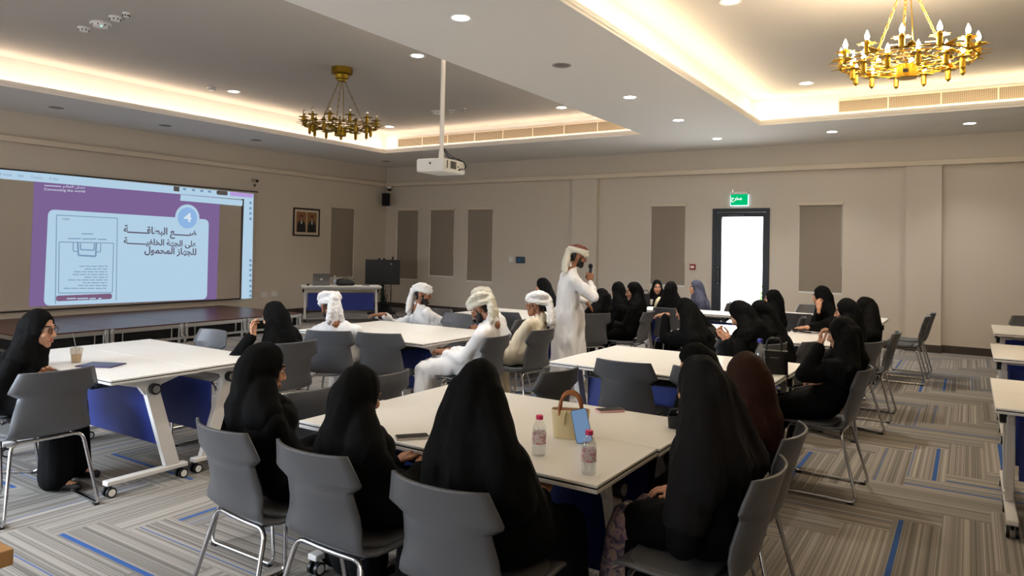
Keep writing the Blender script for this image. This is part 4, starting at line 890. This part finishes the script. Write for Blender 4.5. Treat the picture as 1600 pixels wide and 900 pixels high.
        ins = (((loc[:, 0]/.060)**2+((loc[:, 2]+.020)/.088)**2) < 1) & (loc[:, 1] > .015)
        edge = np.clip(1.6-np.sqrt((loc[:, 0]/.060)**2+((loc[:, 2]+.020)/.088)**2), 0, 1)*(loc[:, 1] > 0)
        co = folds(co, no, .0075, 15, .55, seed, 1-edge)
        co = settle(co)
        kf = ~ins[fs].any(1); fs = fs[kf]; used = np.unique(fs); mp = -np.ones(len(co), int); mp[used] = np.arange(len(used)); co = co[used]; fs = mp[fs]; loc = loc[used]
        # tidy the face edge onto its oval
        from collections import Counter
        ec = Counter()
        for q in fs:
            for i in range(4):
                if q[i] != q[(i+1) % 4]: ec[tuple(sorted((int(q[i]), int(q[(i+1) % 4]))))] += 1
        bd = {v for e, n_ in ec.items() if n_ == 1 for v in e}
        for v in bd:
            l = loc[v]; q = math.sqrt((l[0]/.060)**2+((l[2]+.020)/.088)**2)
            if q > .3: t_ = 1.0/q; nl = Vector((l[0]*t_, l[1]-.004, (l[2]+.020)*t_-.020)); co[v] = C+R@(nl*hs)
        co = co-np.array(O); sm = scarf or HIJAB; o = obj('headscarf', arr_mesh('scarf', co, fs, [sm]), root); md = o.modifiers.new('cloth_thickness', 'SOLIDIFY'); md.thickness = .004; md.offset = -1
    if floral:
        it = [('c', kn[s]+lf*.015-up*.01, an[s]+up*.03+lf*.03, .098, .118) for s in (1, -1)]; co, fs, no = volume(it, .012, 3); co = folds(co, no, .012, 14, .3, seed); obj('floral_skirt', arr_mesh('skirt', co-np.array(O), fs, [FLORAL]), root)
    if chest:
        it = [('e', P.lerp(N, .55)+ff*.125, (.085, .085, .13))]; co, fs, no = volume(it, .012, 3); co = folds(co, no, .006, 20, .3, seed); obj('blouse', arr_mesh('blouse', co-np.array(O), fs, [chest]), root)
    if DEBUG: print('PERSON %-60s lean %.2f side %.2f topz %.2f trunk %.2f depth %.2f' % (label[:60], (top-P).dot(f), (top-P).dot(r), top.z, (top-Vector((P.x, P.y, .45))).length, (Vector((P.x, P.y, 1))-Vector(EYE)).length))
    return root, dict(C=C, R=R, hs=hs, O=O, A=A, N=N, f=f, r=r, P=P)
# ------------------------------------------------------------------ who sits where
def T(px_, py_, z): return at_z(px_, py_, z)
SEATED = []
def seat(chairlabel, x, y, deg): chair(x, y, deg, chairlabel); SEAT[0] = (x, y, math.radians(deg-90))
up = Vector((0, 0, 1))
# woman with glasses
seat('grey shell chair under the woman with glasses', -5.32, 2.05, 42)
pa, ia = person('woman in black abaya and headscarf wearing glasses, in profile by the iced coffee', (-5.28, 2.08), 45, (63, 481), 34, 2, hs=1.03, knee=.43, legyaw=40, spread=1.1, seed=3)
gl = G(); Hd = lambda p: ia['C']+ia['R']@(Vector(p)*ia['hs'])-ia['O']
for s in (-1, 1):
    gl.tube([Hd((s*.031+.023*math.cos(2*PI*k/16), .096-.004*abs(math.cos(2*PI*k/16)), .0+.018*math.sin(2*PI*k/16))) for k in range(16)], .0022, 6, True)
    gl.tube([Hd((s*.054, .092, .004)), Hd((s*.070, .04, .006)), Hd((s*.076, -.01, .002))], .002, 6)
gl.tube([Hd((-.008, .098, .004)), Hd((.008, .098, .004))], .002, 6)
gl.build('glasses', BLACKG, pa, smooth=True)
# woman with hand at mouth, at the far corner of the coffee table
seat('grey shell chair with its back showing behind the woman whose hand is at her chin', -4.62, 3.74, 178)
hb = at_d(392, 513, 5.45)
person('woman in black leaning on the table with hand raised to her mouth, facing the stage', (-4.55, 3.78), 188, (425, 469), 190, 12, arms={-1: (hb+Vector((.03, 0, -.05)), (-.6, -.4, -.7), 'cupped', (-.15, .1, .9), (.9, .2, 0))}, seed=5)
# three women with their backs to the camera
seat('grey shell chair, first of the three chairs with backs turned in front', -2.56, 2.10, 84)
hc = at_d(446, 640, 3.25)
person('woman in black with chin on her hand, first of three seen from behind', (-2.57, 2.12), 80, (420, 531), 70, 8, arms={1: (hc+Vector((.0, .0, -.07)), (.5, -.3, -1), 'cupped', (-.1, .15, .95), (-.9, -.3, 0))}, seed=8, drape=.6)
seat('grey shell chair, second of the three chairs with backs turned in front', -2.04, 2.10, 88)
person('woman in black with head turned aside, second of three seen from behind', (-2.03, 2.10), 84, (568, 567), 80, 8, seed=11, drape=.5)
seat('grey shell chair, largest and closest of the three chairs with backs turned', -1.43, 2.08, 90)
person('woman in long black veil seen squarely from behind, before the phone and bottle', (-1.42, 2.10), 92, (752, 556), 104, 6, seed=14, drape=.6, khimar=.8, wide=.9)
# end of the bottle table
seat('grey shell chair under the woman in the charcoal veil', -.86, 2.62, 180)
person('woman in a charcoal headscarf and floral skirt at the table end, back to the camera', (-.77, 2.66), 166, (1090, 551), 150, 8, arms={-1: ((-.93, 2.62, .64), None, 'relaxed', None, None), 1: ((-.95, 2.78, .64), None, 'relaxed', None, None)}, scarf=HIJG, floral=True, seed=17, drape=.6, khimar=.5, wide=1.0, knee=.33, spread=.7)
seat('grey shell chair under the woman in the brown headscarf', -.90, 3.22, 182)
person('woman in a dark brown headscarf and brown abaya', (-.90, 3.22), 184, (1160, 547), 165, 8, scarf=HIJB, cloth=ABB, knee=.24, seed=20, drape=.3, wide=.9)
seat('grey shell chair hidden behind the charcoal-veiled woman, across the bottle table', -1.25, 4.0, 262)
person('woman in black bending low across the bottle table, mostly hidden by the charcoal veil', (-1.22, 4.0), 258, (1074, 536), 205, 22, seed=23)
# men around their table
seat('grey shell chair under the man in white with bowed head, seen from behind', -4.83, 4.62, 118)
person('man in white robe and white turban with head bowed, seen from behind', (-4.86, 4.66), 122, (512, 452), 158, 24, True, seed=26, roll=0)
seat('grey shell chair under the man in white resting an arm on the table', -5.27, 6.50, 300)
person('man in white turban at the far side of the table, arm resting on it', (-5.26, 6.50), 62, (663, 438), 25, 5, True, seed=29, arms={-1: ((-5.75, 6.18, .79), (-.6, -.5, -.2), 'relaxed', (-.6, -.6, 0), (0, 0, -1)), 1: ((-4.98, 6.75, .66), None, 'relaxed', None, None)})
seat('grey shell chair behind the man with bent head and thigh showing', -3.66, 5.08, 182)
person('man in white robe looking down, thigh and knee showing beside the table', (-3.66, 5.10), 196, (738, 455), 192, 30, True, turban=TURC, seed=32, knee=.42)
seat('grey shell chair hidden behind the man looking down', -4.26, 6.44, 186)
person('man in white robe mostly hidden behind the man looking down', (-4.28, 6.42), 186, (748, 444), 175, 14, True, turban=TURC, knee=.25, seed=35)
seat('grey shell chair under the man in the cream robe', -3.62, 5.80, 176)
person('man in cream robe and white turban in profile', (-3.62, 5.84), 178, (838, 449), 196, 2, True, knee=.32, beard=False, cloth=DISHC, turban=TURB, seed=38)
# standing speaker
hm = at_d(924, 436, 8.0)
ps, is_ = person('man standing in a long white robe, talking into a black microphone', (-3.80, 7.12), 42, at_d(909, 379, 8.02), 40, 14, True, stand=True, turban=TURC, seed=41, arms={1: (hm+Vector((.0, -.02, -.03)), (.7, -.6, -.9), 'grip', (-.15, .15, .95), (-.5, .8, 0)), -1: ((-3.80, 7.55, .98), (-.7, .2, -.6), 'relaxed', (.3, .4, -.6), None)})
mw = is_['A'][1][1]
mc = thing('microphone', 'black handheld microphone held by the standing man', 'microphone', mw+Vector((-.012, .02, .02)), 0)
q = Vector((-.03, .05, 1)).normalized(); G().cyl(q*-.03, q*.13, .011, .017, 12).build('handle', BLACKP, mc, smooth=True); G().ball(q*.155, (.026, .026, .03)).build('grille_head', mat('mic_grille', c8(26, 26, 28), .5, .6, bump=(400, .6)), mc, smooth=True)
# women by the far wall
seat('grey shell chair under the woman in black by the far wall', -4.98, 8.80, 200)
person('woman in black by the far wall behind the man in cream', (-5.02, 8.80), 198, (845, 433), 196, 12, seed=44, drape=.9, khimar=.4)
seat('grey shell chair, back showing, right beside the standing man', -3.93, 7.76, 150)
person('woman in black directly beside the standing man, seen from behind', (-3.90, 7.74), 152, (939, 449), 150, 8, knee=.24, seed=47, khimar=.3)
seat('grey shell chair under the woman whose profile shows beside another headscarf', -3.60, 8.32, 184)
person('woman in black with profile showing, head close to her neighbour', (-3.58, 8.34), 190, (988, 439), 214, 8, knee=.28, seed=50)
seat('grey shell chair hidden behind the two women with heads together', -4.05, 9.02, 200)
person('woman in black half hidden, head touching the woman in profile', (-4.04, 8.98), 200, (964, 439), 160, 8, seed=53)
# group in front of the grey blind and door
seat('grey shell chair under the woman in the cream top', -4.12, 10.92, 288)
person('woman facing the room in black headscarf with cream top', (-4.10, 10.88), 290, (1027, 436), 297, 2, seed=56, chest=CREAM)
seat('grey shell chair under the woman with her back turned below the blind', -3.36, 9.32, 92)
person('woman in black with back turned, below the grey blind', (-3.36, 9.32), 92, (1050, 438), 80, 4, seed=59)
seat('grey shell chair under the woman in slate blue', -3.30, 10.72, 190)
person('woman in slate blue headscarf next to the door', (-3.38, 10.70), 205, (1087, 436), 205, 2, scarf=HIJU, cloth=ABU, knee=.24, seed=62)
# women between the two tables on the door side
seat('dark grey shell chair half hidden under the woman bending low before the door group', -2.10, 6.72, 165)
hw8 = at_d(1040, 492, 7.0)
person('woman in black bending forward with bare hand showing, before the door group', (-2.13, 6.74), 165, (1066, 464), 172, 14, seed=65, drape=.8, khimar=.4, arms={-1: (hw8, None, 'relaxed', (-.9, .1, -.1), None)})
seat('grey shell chair under the woman holding a phone', -1.62, 6.30, 160)
hp = at_d(1122, 521, 6.05)
pw, iw = person('woman in black headscarf looking down at the phone in her hands', (-1.62, 6.28), 165, (1144, 471), 178, 34, seed=68, knee=.25, arms={-1: (hp+Vector((.08, -.02, -.05)), None, 'cupped', (-.75, .0, .5), (-.2, .2, .9)), 1: (hp+Vector((.08, .06, -.04)), None, 'cupped', (-.75, 0, .5), (-.2, -.2, .9))})
seat('grey shell chair under the woman in profile watching the phone', -1.40, 6.72, 165)
person('woman in black in profile watching the phone beside her', (-1.42, 6.70), 170, (1181, 468), 190, 20, knee=.25, seed=71, drape=.8)
# far side
seat('grey shell chair under the woman silhouetted against the door', -1.94, 8.94, 188)
person('woman in black silhouetted beside the door frame', (-1.96, 8.92), 190, (1207, 451), 185, 0, seed=74, drape=.7)
seat('grey shell chair under the woman touching her face', -1.31, 8.78, 215)
hw = at_d(1279, 470, 7.75)
person('woman in black touching her cheek, one hand on the table', (-1.34, 8.76), 222, (1282, 445), 176, 4, seed=77, arms={1: (hw+Vector((.0, .02, -.09)), (.3, -.6, -1), 'cupped', (.0, .05, 1), (.3, .6, 0)), -1: (at_d(1258, 514, 7.6), None, 'flat', (-.9, -.3, -.05), (0, 0, -1))})
seat('grey shell chair under the woman with covered head by the sunglasses table', -.96, 7.02, 160)
person('woman in black behind the woman with raised hand, her back half turned', (-.95, 7.02), 160, (1320, 464), 178, 6, seed=80)
seat('grey shell chair with chrome sled base behind the last woman of her row', -.88, 7.93, 180)
person('woman in black sitting upright, last of her row beside the empty floor', (-.90, 7.88), 184, (1350, 462), 196, 4, knee=.26, seed=83, drape=.9, khimar=.3)
seat('grey shell chair with chrome sled base under the woman with raised hand', -.86, 5.30, 178)
h1 = at_d(1277, 519, 4.75); h2 = at_d(1262, 598, 4.75)
person('woman in black seated sideways with one hand raised by her face', (-.84, 5.28), 180, (1312, 492), 172, 8, seed=86, knee=.28, wide=1.05, khimar=.2, drape=.7, arms={-1: (h1+Vector((.02, 0, -.09)), (-.2, -.6, -1), 'cupped', (.0, .05, 1), (.9, .2, 0)), 1: (h2+Vector((.1, .05, .01)), None, 'relaxed', (-.9, 0, .0), (0, 0, -1))})
# empty chairs
chair(-4.68, 2.07, 176, 'empty grey shell chair before the table of the woman with glasses, turned sideways')
chair(-5.43, 3.48, 268, 'empty grey shell chair on the stage side of the coffee table')
chair(-3.16, 3.16, 180, 'empty grey shell chair, its back against the far end of the phone table')
chair(-3.15, 2.60, 180, 'empty grey shell chair at the table end, beside the woman with head turned aside')
chair(-2.42, 3.98, 172, 'empty grey shell chair alone between the beige handbag and the standing man')
chair(-4.37, 4.80, 112, 'empty grey shell chair in front of the table of the men in white')
chair(-1.99, 4.78, 92, 'empty grey shell chair at the middle table, directly behind the pink-cased phone')
chair(-1.46, 4.84, 92, 'empty grey shell chair at the middle table, mostly behind the charcoal-veiled woman')
chair(-4.84, 6.16, 268, 'empty grey shell chair beside the man in white with arm on the table')
chair(-4.62, 7.30, 92, 'empty dark-looking shell chair between the hidden man and the man in cream')
chair(-1.86, 9.78, 92, 'empty grey shell chair between the silhouetted woman and the woman touching her face')
chair(-1.95, 10.98, 268, 'empty grey shell chair below the grey blind, behind the woman touching her face')
chair(-.72, 10.42, 180, 'empty grey shell chair near the wall pilaster, closer of the two')
chair(-.69, 11.02, 180, 'empty grey shell chair near the wall pilaster, further of the two')
chair(.66, 11.12, 268, 'grey shell chair behind the furthest table at the picture edge')
# ------------------------------------------------------------------ small things on the tables
ZTOP = .741
def bottle(loc, label, cap, h, r, labcol, spots, conical=False):
    t = thing('water_bottle', label, 'bottle', loc, .4)
    if conical: pr = [(0, 0), (r*.92, 0), (r, .008), (r, h*.42), (r*1.02, h*.5), (r*.8, h*.68), (r*.42, h*.86), (r*.36, h*.93), (0, h*.93)]
    else: pr = [(0, 0), (r*.9, 0), (r, .008), (r*.97, h*.12), (r, h*.2), (r, h*.62), (r*.97, h*.68), (r*.72, h*.80), (r*.46, h*.86), (r*.44, h*.92), (0, h*.92)]
    G().lathe(pr, n=28).build('bottle_wall', CLEARP, t, smooth=True)
    G().lathe([(0, .004), (r*.9, .004), (r*.94, .01), (r*.94, h*(.60 if not conical else .72)), (0, h*(.60 if not conical else .72))], n=28).build('water', glass_pane('bottle_water', (.95, .965, .975, 1), .07), t, smooth=True)
    G().lathe([(0, h*.90), (r*.50, h*.90), (r*.52, h*.91), (r*.52, h*.985), (r*.47, h), (0, h)], n=24).build('cap', cap, t, smooth=True)
    m = labcol; G().lathe([(r*1.012, h*(.30 if not conical else .12)), (r*1.012, h*(.58 if not conical else .36))], n=28).build('label', m, t, smooth=True)
    return t
def label_mat(name, base, ink, sc_=60, thr=.52):
    m = bpy.data.materials.new(name); m.use_nodes = True; nt = m.node_tree; b = nt.nodes['Principled BSDF']; tc = nt.nodes.new('ShaderNodeTexCoord'); n = nt.nodes.new('ShaderNodeTexNoise'); n.inputs['Scale'].default_value = sc_; n.inputs['Detail'].default_value = 1
    cr = nt.nodes.new('ShaderNodeValToRGB'); cr.color_ramp.interpolation = 'CONSTANT'; e = cr.color_ramp.elements; e[0].color = base; e[1].position = thr; e[1].color = ink
    nt.links.new(tc.outputs['Object'], n.inputs['Vector']); nt.links.new(n.outputs['Fac'], cr.inputs[0]); nt.links.new(cr.outputs[0], b.inputs['Base Color']); b.inputs['Alpha'].default_value = .8; return m
PINKC = mat('pink_cap', c8(222, 58, 112), .4); PL = label_mat('pink_print_label', c8(236, 222, 226), c8(222, 150, 174), 80, .55)
bottle((*T(842, 711, ZTOP)[:2], ZTOP), 'small water bottle with pink cap, partly behind the veiled woman seen from behind', PINKC, .165, .029, PL, 0)
bottle((*T(919.5, 740, ZTOP)[:2], ZTOP), 'small water bottle with pink cap standing alone near the table corner', PINKC, .165, .029, PL, 0)
bottle((*T(1187, 585, ZTOP)[:2], ZTOP), 'taller clear water bottle with blue cap beside the black bag', mat('blue_cap', c8(62, 66, 170), .4), .25, .036, label_mat('white_print_label', c8(232, 234, 238), c8(120, 124, 132), 40, .62), 0, True)
# beige handbag with brown handles, phone leaning on it
bg = thing('handbag', 'small beige handbag with brown leather handles on the front table', 'handbag', (*T(891, 682, ZTOP)[:2], ZTOP), math.radians(24))
BEI = mat('beige_leather', c8(214, 198, 156), .5, bump=(200, .1)); TAN = mat('tan_leather', c8(150, 88, 44), .45)
def bagbody(g, w0, d0, w1, d1, h):
    prof = []
    for k in range(9):
        t_ = k/8; ww = w0+(w1-w0)*t_; dd = d0+(d1-d0)*t_; prof.append((ww, dd, h*t_))
    n = 24; vs = []
    for ww, dd, z in prof:
        for q in range(n): a = 2*PI*q/n; vs.append((ww*math.copysign(abs(math.cos(a))**.4, math.cos(a)), dd*math.copysign(abs(math.sin(a))**.4, math.sin(a)), z))
    fs = [(i*n+q, i*n+(q+1) % n, (i+1)*n+(q+1) % n, (i+1)*n+q) for i in range(8) for q in range(n)]+[tuple(reversed(range(n)))]
    g.add(vs, fs)
g = G(); bagbody(g, .075, .05, .088, .034, .125); o = g.build('bag_body', BEI, bg, smooth=True); o.modifiers.new('thickness', 'SOLIDIFY').thickness = .004
G().box((-.08, -.028, .114), (.08, .028, .124)).build('flap', TAN, bg, bevel=.004)
for y in (-.03, .03): G().tube(rounded([(-.05, y, .10), (-.048, y, .155), (-.025, y*.8, .20), (.025, y*.8, .20), (.048, y, .155), (.05, y, .10)], .05, 6), .0075, 8).build('handle', TAN, bg, smooth=True)
G().tube([(-.03, -.048, .06), (-.025, -.046, .10), (-.02, -.036, .12)], .004, 6).build('tie_strap', BEI, bg, smooth=True)
def phone(loc, rz, label, body, scr_, tilt=None, L=.148, W_=.072):
    t = thing('smartphone', label, 'phone', loc, rz); M = tilt or Matrix.Identity(4); pts = rounded([(-W_/2, -L/2, 0), (W_/2, -L/2, 0), (W_/2, L/2, 0), (-W_/2, L/2, 0)], .012, 4, True)
    G().prism([(p[0], p[1]) for p in pts], 0, .009, M).build('case', body, t); pts2 = [(p[0]*.94, p[1]*.965) for p in pts]; s = G().prism(pts2, .009, .0096, M).build('display', scr_, t); return t
phone((*T(644, 684, ZTOP)[:2], ZTOP), math.radians(-39), 'dark-screened smartphone with white edge on the front table', mat('silver_case', c8(206, 200, 194), .3), mat('phone_glass_dark', c8(20, 20, 22), .4, spec=.2))
phone((*T(953, 642, ZTOP)[:2], ZTOP), math.radians(-42), 'smartphone in a pink case lying behind the handbag', mat('pink_case', c8(222, 176, 172), .4), mat('phone_glass_grey', c8(44, 38, 40), .4, spec=.2))
pbase = T(914, 693, ZTOP); va = math.atan2(-pbase.x, pbase.y)
phone((pbase.x, pbase.y, ZTOP+.002), va, 'upright smartphone with blue lit screen leaning on the handbag', mat('grey_case', c8(70, 78, 92), .3), emitter('phone_screen_blue', c8(112, 140, 174), .8), Matrix.Rotation(math.radians(-13), 4, 'Y')@Matrix.Rotation(math.radians(74), 4, 'X')@Matrix.Translation((0, .074, 0)))
# glass cup with iced coffee and straw
cu = thing('coffee_cup', 'clear plastic cup of iced coffee with a straw', 'cup', (*T(119, 566, ZTOP)[:2], ZTOP))
o = G().lathe([(0, .0), (.029, 0), (.031, .004), (.042, .105), (.044, .108)], n=28).build('cup_wall', CLEARP, cu, smooth=True); G().lathe([(0, .003), (.028, .003), (.0345, .055), (0, .055)], n=24).build('coffee', mat('milky_coffee', c8(196, 160, 112), .4), cu, smooth=True)
G().lathe([(.036, .06), (.041, .10)], n=24).build('foam_film', mat('foam', c8(214, 190, 150), .6, alpha=.45), cu, smooth=True)
G().cyl((.01, .008, .01), (-.028, -.012, .20), .0035, n=8).build('straw', mat('grey_straw', c8(120, 116, 118), .4), cu, smooth=True)
nb = thing('tablet', 'dark tablet in a purple cover on the table by the coffee cup', 'tablet', (*T(158, 571, ZTOP)[:2], ZTOP), math.radians(28))
G().box((-.125, -.09, 0), (.125, .09, .008)).build('cover', mat('purple_cover', c8(70, 62, 100), .5), nb, bevel=.003); G().box((-.115, -.08, .008), (.115, .08, .0085)).build('display', mat('tablet_glass', c8(52, 48, 72), .15), nb)
# black handbag by the blue-capped bottle
bb = thing('handbag', 'black structured handbag behind the blue-capped bottle', 'handbag', (*T(1209, 583, ZTOP)[:2], ZTOP), math.radians(15)); BLKL = mat('black_leather', c8(14, 14, 15), .4)
g = G(); bagbody(g, .095, .05, .092, .04, .16); g.box((-.09, -.038, .15), (.09, .038, .162)); g.build('bag_body', BLKL, bb, smooth=True)
G().tube(rounded([(-.05, 0, .15), (-.05, 0, .25), (.05, 0, .25), (.05, 0, .15)], .05, 6), .007, 8).build('handle', BLKL, bb, smooth=True); G().box((-.03, -.052, .115), (.03, -.049, .12)).build('metal_plate', CHROME, bb)
b3 = thing('handbag', 'black pouch bag standing on the table of the woman in the cream top', 'handbag', (*T(1009, 476, ZTOP)[:2], ZTOP), .3); g = G(); bagbody(g, .07, .05, .065, .03, .17); g.box((-.06, -.028, .16), (.06, .028, .172)); g.build('bag_body', BLKL, b3, smooth=True); G().tube(rounded([(-.04, 0, .165), (-.03, 0, .23), (.03, 0, .23), (.04, 0, .165)], .04, 5), .006, 6).build('handle', BLKL, b3, smooth=True)
bl = thing('handbag', 'black frilled bag on the front table edge beside the charcoal-veiled woman', 'handbag', (*T(1058, 668, ZTOP)[:2], ZTOP), .2); g = G(); bagbody(g, .04, .035, .045, .03, .06); g.build('bag_body', BLKL, bl, smooth=True); G().tube([(-.04, 0, .06), (-.03, .0, .085), (0, 0, .09), (.03, 0, .08), (.04, 0, .06)], .006, 6).build('strap', BLKL, bl, smooth=True)
# phone in the hands, sunglasses, other trifles
phone(tuple(hp+Vector((-.02, .0, .0))), math.radians(60), 'smartphone held by the woman looking down', BLACKP, BLACKG, Matrix.Rotation(math.radians(35), 4, 'X'))
sg = thing('sunglasses', 'folded sunglasses lying on the table behind the phone-watching women', 'glasses', (*T(1237, 519, ZTOP)[:2], ZTOP), .2)
g = G()
for s in (-1, 1): g.ball((s*.034, 0, .022), (.030, .006, .022), 14, 8)
g.build('lens', BLACKG, sg, smooth=True); g = G(); g.tube([(-.008, 0, .026), (.008, 0, .026)], .003, 6); g.tube([(-.066, 0, .03), (-.066, .05, .012), (.03, .06, .008)], .003, 6); g.tube([(.066, 0, .03), (.066, .06, .012), (-.03, .07, .008)], .003, 6); g.build('frame', mat('blue_frame', c8(60, 74, 110), .3), sg, smooth=True)
phone((*T(1256, 519, ZTOP)[:2], ZTOP), 1.2, 'dark smartphone lying beside the sunglasses', BLACKP, BLACKG)
cupw = thing('paper_cup', 'small white paper cup next to the black pouch bag', 'cup', (*T(1017, 476, ZTOP)[:2], ZTOP)); G().lathe([(0, 0), (.025, 0), (.034, .08), (.036, .082)], n=20).build('cup_wall', PAPER, cupw, smooth=True); G().lathe([(0, .06), (.031, .06)], n=20).build('drink', mat('tea', c8(70, 40, 22), .3), cupw)
# presenter desk
def on_desk(x, y): p = DESK@Vector((x, y, 0)); return (p.x, p.y, ZTOP)
da = math.degrees(desk_a)
lp = thing('laptop', 'open grey laptop seen from behind on the presenter table', 'laptop', on_desk(-.40, .0), desk_a); LPG = mat('space_grey', c8(112, 110, 108), .35, .6)
G().box((-.17, .0, 0), (.17, .24, .016)).build('base', LPG, lp, bevel=.004); G().prism([(-.17, 0), (.17, 0), (.17, .235), (-.17, .235)], -.004, .004, Matrix.Translation((0, -.01, .016))@Matrix.Rotation(math.radians(100), 4, 'X')).build('lid', LPG, lp, bevel=.003)
G().lathe([(0, 0), (.024, 0), (.024, .001), (0, .001)], n=20, M=Matrix.Translation((0, -.035, .13))@Matrix.Rotation(math.radians(100), 4, 'X')).build('lid_emblem', mat('emblem_pale', c8(196, 194, 190), .3), lp)
pg = G(); pg.box((-.155, .02, .016), (.155, .13, .0175)); pg.build('keyboard', BLACKP, lp)
bottle(on_desk(-.13, .05), 'small water bottle between the laptop and the black case', WHITE, .20, .03, label_mat('pale_label', c8(206, 214, 222), c8(150, 160, 176), 40, .6), 0)
bk = thing('equipment_case', 'soft black equipment case lying on the presenter table', 'case', on_desk(.08, .02), desk_a+.1); it = [('c', (-.15, -.05, .05), (.15, -.05, .045), .05, .045), ('c', (-.12, .06, .07), (.12, .05, .06), .065, .055), ('c', (-.1, .02, .10), (.06, .02, .09), .05, .04)]
co, fs, no = volume(it, .012, 4); co[:, 2] = np.maximum(co[:, 2], 0); obj('case_body', arr_mesh('case', co, fs, [mat('black_nylon', c8(22, 22, 24), .7)]), bk); G().tube([(-.06, .02, .14), (-.03, .02, .165), (.03, .02, .16), (.05, .02, .13)], .008, 6).build('carry_handle', BLACKP, bk, smooth=True)
o = G().box((-.10, -.07, 0), (.10, .07, .004)).build('paper_sheet', PAPER, loc=on_desk(.34, .02), rz=desk_a); tag(o, 'white paper sheets on the presenter table between case and phone', 'paper')
phone(on_desk(.50, -.02), desk_a+1.4, 'dark smartphone at the end of the presenter table', BLACKP, BLACKG, L=.16, W_=.08)
ms = thing('computer_mouse', 'black computer mouse beside the laptop at the table end', 'mouse', on_desk(-.66, .02), desk_a); co, fs, no = volume([('e', (0, 0, .012), (.032, .055, .026))], .006, 2); co[:, 2] = np.maximum(co[:, 2], 0); obj('mouse_body', arr_mesh('mouse', co, fs, [BLACKP]), ms); G().box((-.001, .01, .03), (.001, .05, .037)).build('button_gap', BLACKG, ms)
# television on its stand, plant and microphone stand in the corner
tvp = at_d(598, 425, 16.6); tv = thing('television', 'black flat television on a stand in the room corner', 'television', (tvp.x, tvp.y, 0), math.radians(38)); tz = tvp.z
G().box((-.40, -.02, tz-.29), (.40, .03, tz+.29)).build('screen_housing', BLACKP, tv, bevel=.008); G().box((-.385, -.024, tz-.275), (.385, -.02, tz+.275)).build('display', BLACKP, tv)
g = G(); g.cyl((0, .06, .03), (0, .06, tz), .035, n=14); g.box((-.12, .02, tz-.15), (.12, .05, tz+.15)); g.box((-.32, -.18, .02), (.32, .26, .045)); g.build('stand', BLACKP, tv, bevel=.004)
for x in (-.28, .28):
    for y in (-.14, .22): G().ball((x, y, .016), .016, 10, 6).build('castor', BLACKP, tv, smooth=True)
dv = thing('conference_camera', 'small dark device on top of the black television', 'camera', (tvp.x, tvp.y, tz+.292), math.radians(38)); G().box((-.12, -.02, 0), (.06, .03, .03)).build('body', BLACKP, dv, bevel=.006); G().cyl((-.03, -.021, .016), (-.03, -.028, .016), .01, n=12).build('lens', CHROME, dv, smooth=True)
mp = at_d(611, 440, 15.4); mst = thing('microphone_stand', 'thin black microphone stand in front of the television', 'microphone stand', (mp.x, mp.y, 0), 0)
mt = at_d(613, 404, 15.4).z
g = G(); g.cyl((0, 0, .06), (0, 0, mt-.12), .010, n=10); g.build('pole', BLACKP, mst, smooth=True)
for k in range(3): a = k*2*PI/3; G().tube([(0, 0, .22), (math.cos(a)*.12, math.sin(a)*.12, .12), (math.cos(a)*.30, math.sin(a)*.30, .012)], .009, 6).build('leg', BLACKP, mst, smooth=True)
G().ball((0, 0, mt-.12), .02).build('clip', CHROME, mst, smooth=True); G().cyl((0, 0, mt-.11), (.03, .02, mt+.04), .012, .022, 12).build('microphone', BLACKP, mst, smooth=True); G().box((-.03, -.015, .9), (.03, .015, .95)).build('height_knob', BLACKP, mst, bevel=.004)
pp = at_d(600, 462, 15.6); pl = thing('potted_plant', 'dark green leafy plant in a black pot below the television', 'plant', (pp.x, pp.y, 0))
G().lathe([(0, 0), (.11, 0), (.14, .24), (.15, .25), (.13, .25), (.13, .22), (0, .22)], n=24).build('pot', BLACKP, pl, smooth=True); rr = random.Random(9); LG = mat('dark_green_leaf', c8(26, 44, 30), .45)
g = G()
for k in range(60):
    a = rr.uniform(0, 2*PI); h = rr.uniform(.35, .80); r_ = rr.uniform(.04, .22); p0 = Vector((0, 0, .22)); p1 = Vector((math.cos(a)*r_*.6, math.sin(a)*r_*.6, h)); p2 = p1+Vector((math.cos(a)*.12, math.sin(a)*.12, -.02)); s_ = Vector((-math.sin(a), math.cos(a), 0))*.025; g.add([p1, p1.lerp(p2, .5)+s_, p2, p1.lerp(p2, .5)-s_], [(0, 1, 2, 3)]); g.tube([p0, p0.lerp(p1, .6)+Vector((0, 0, .05)), p1], .003, 4)
g.build('foliage', LG, pl)
# corner of a small wooden table close to the camera
wt = thing('wooden_table', 'pale wooden table of which only a brown corner shows at the picture edge', 'table', (0, 0, 0)); cw = T(22, 857, .74); wa = math.radians(10)
wt.location = (cw.x, cw.y, 0); wt.rotation_euler = (0, 0, 0)
G().box((-.8, -.6, .695), (0, 0, .74)).build('table_top', WOODT, wt, bevel=.003)
for x in (-.74, -.06):
    for y in (-.54, -.06): G().box((x-.025, y-.025, 0), (x+.025, y+.025, .695)).build('leg', WOODT, wt, bevel=.003)
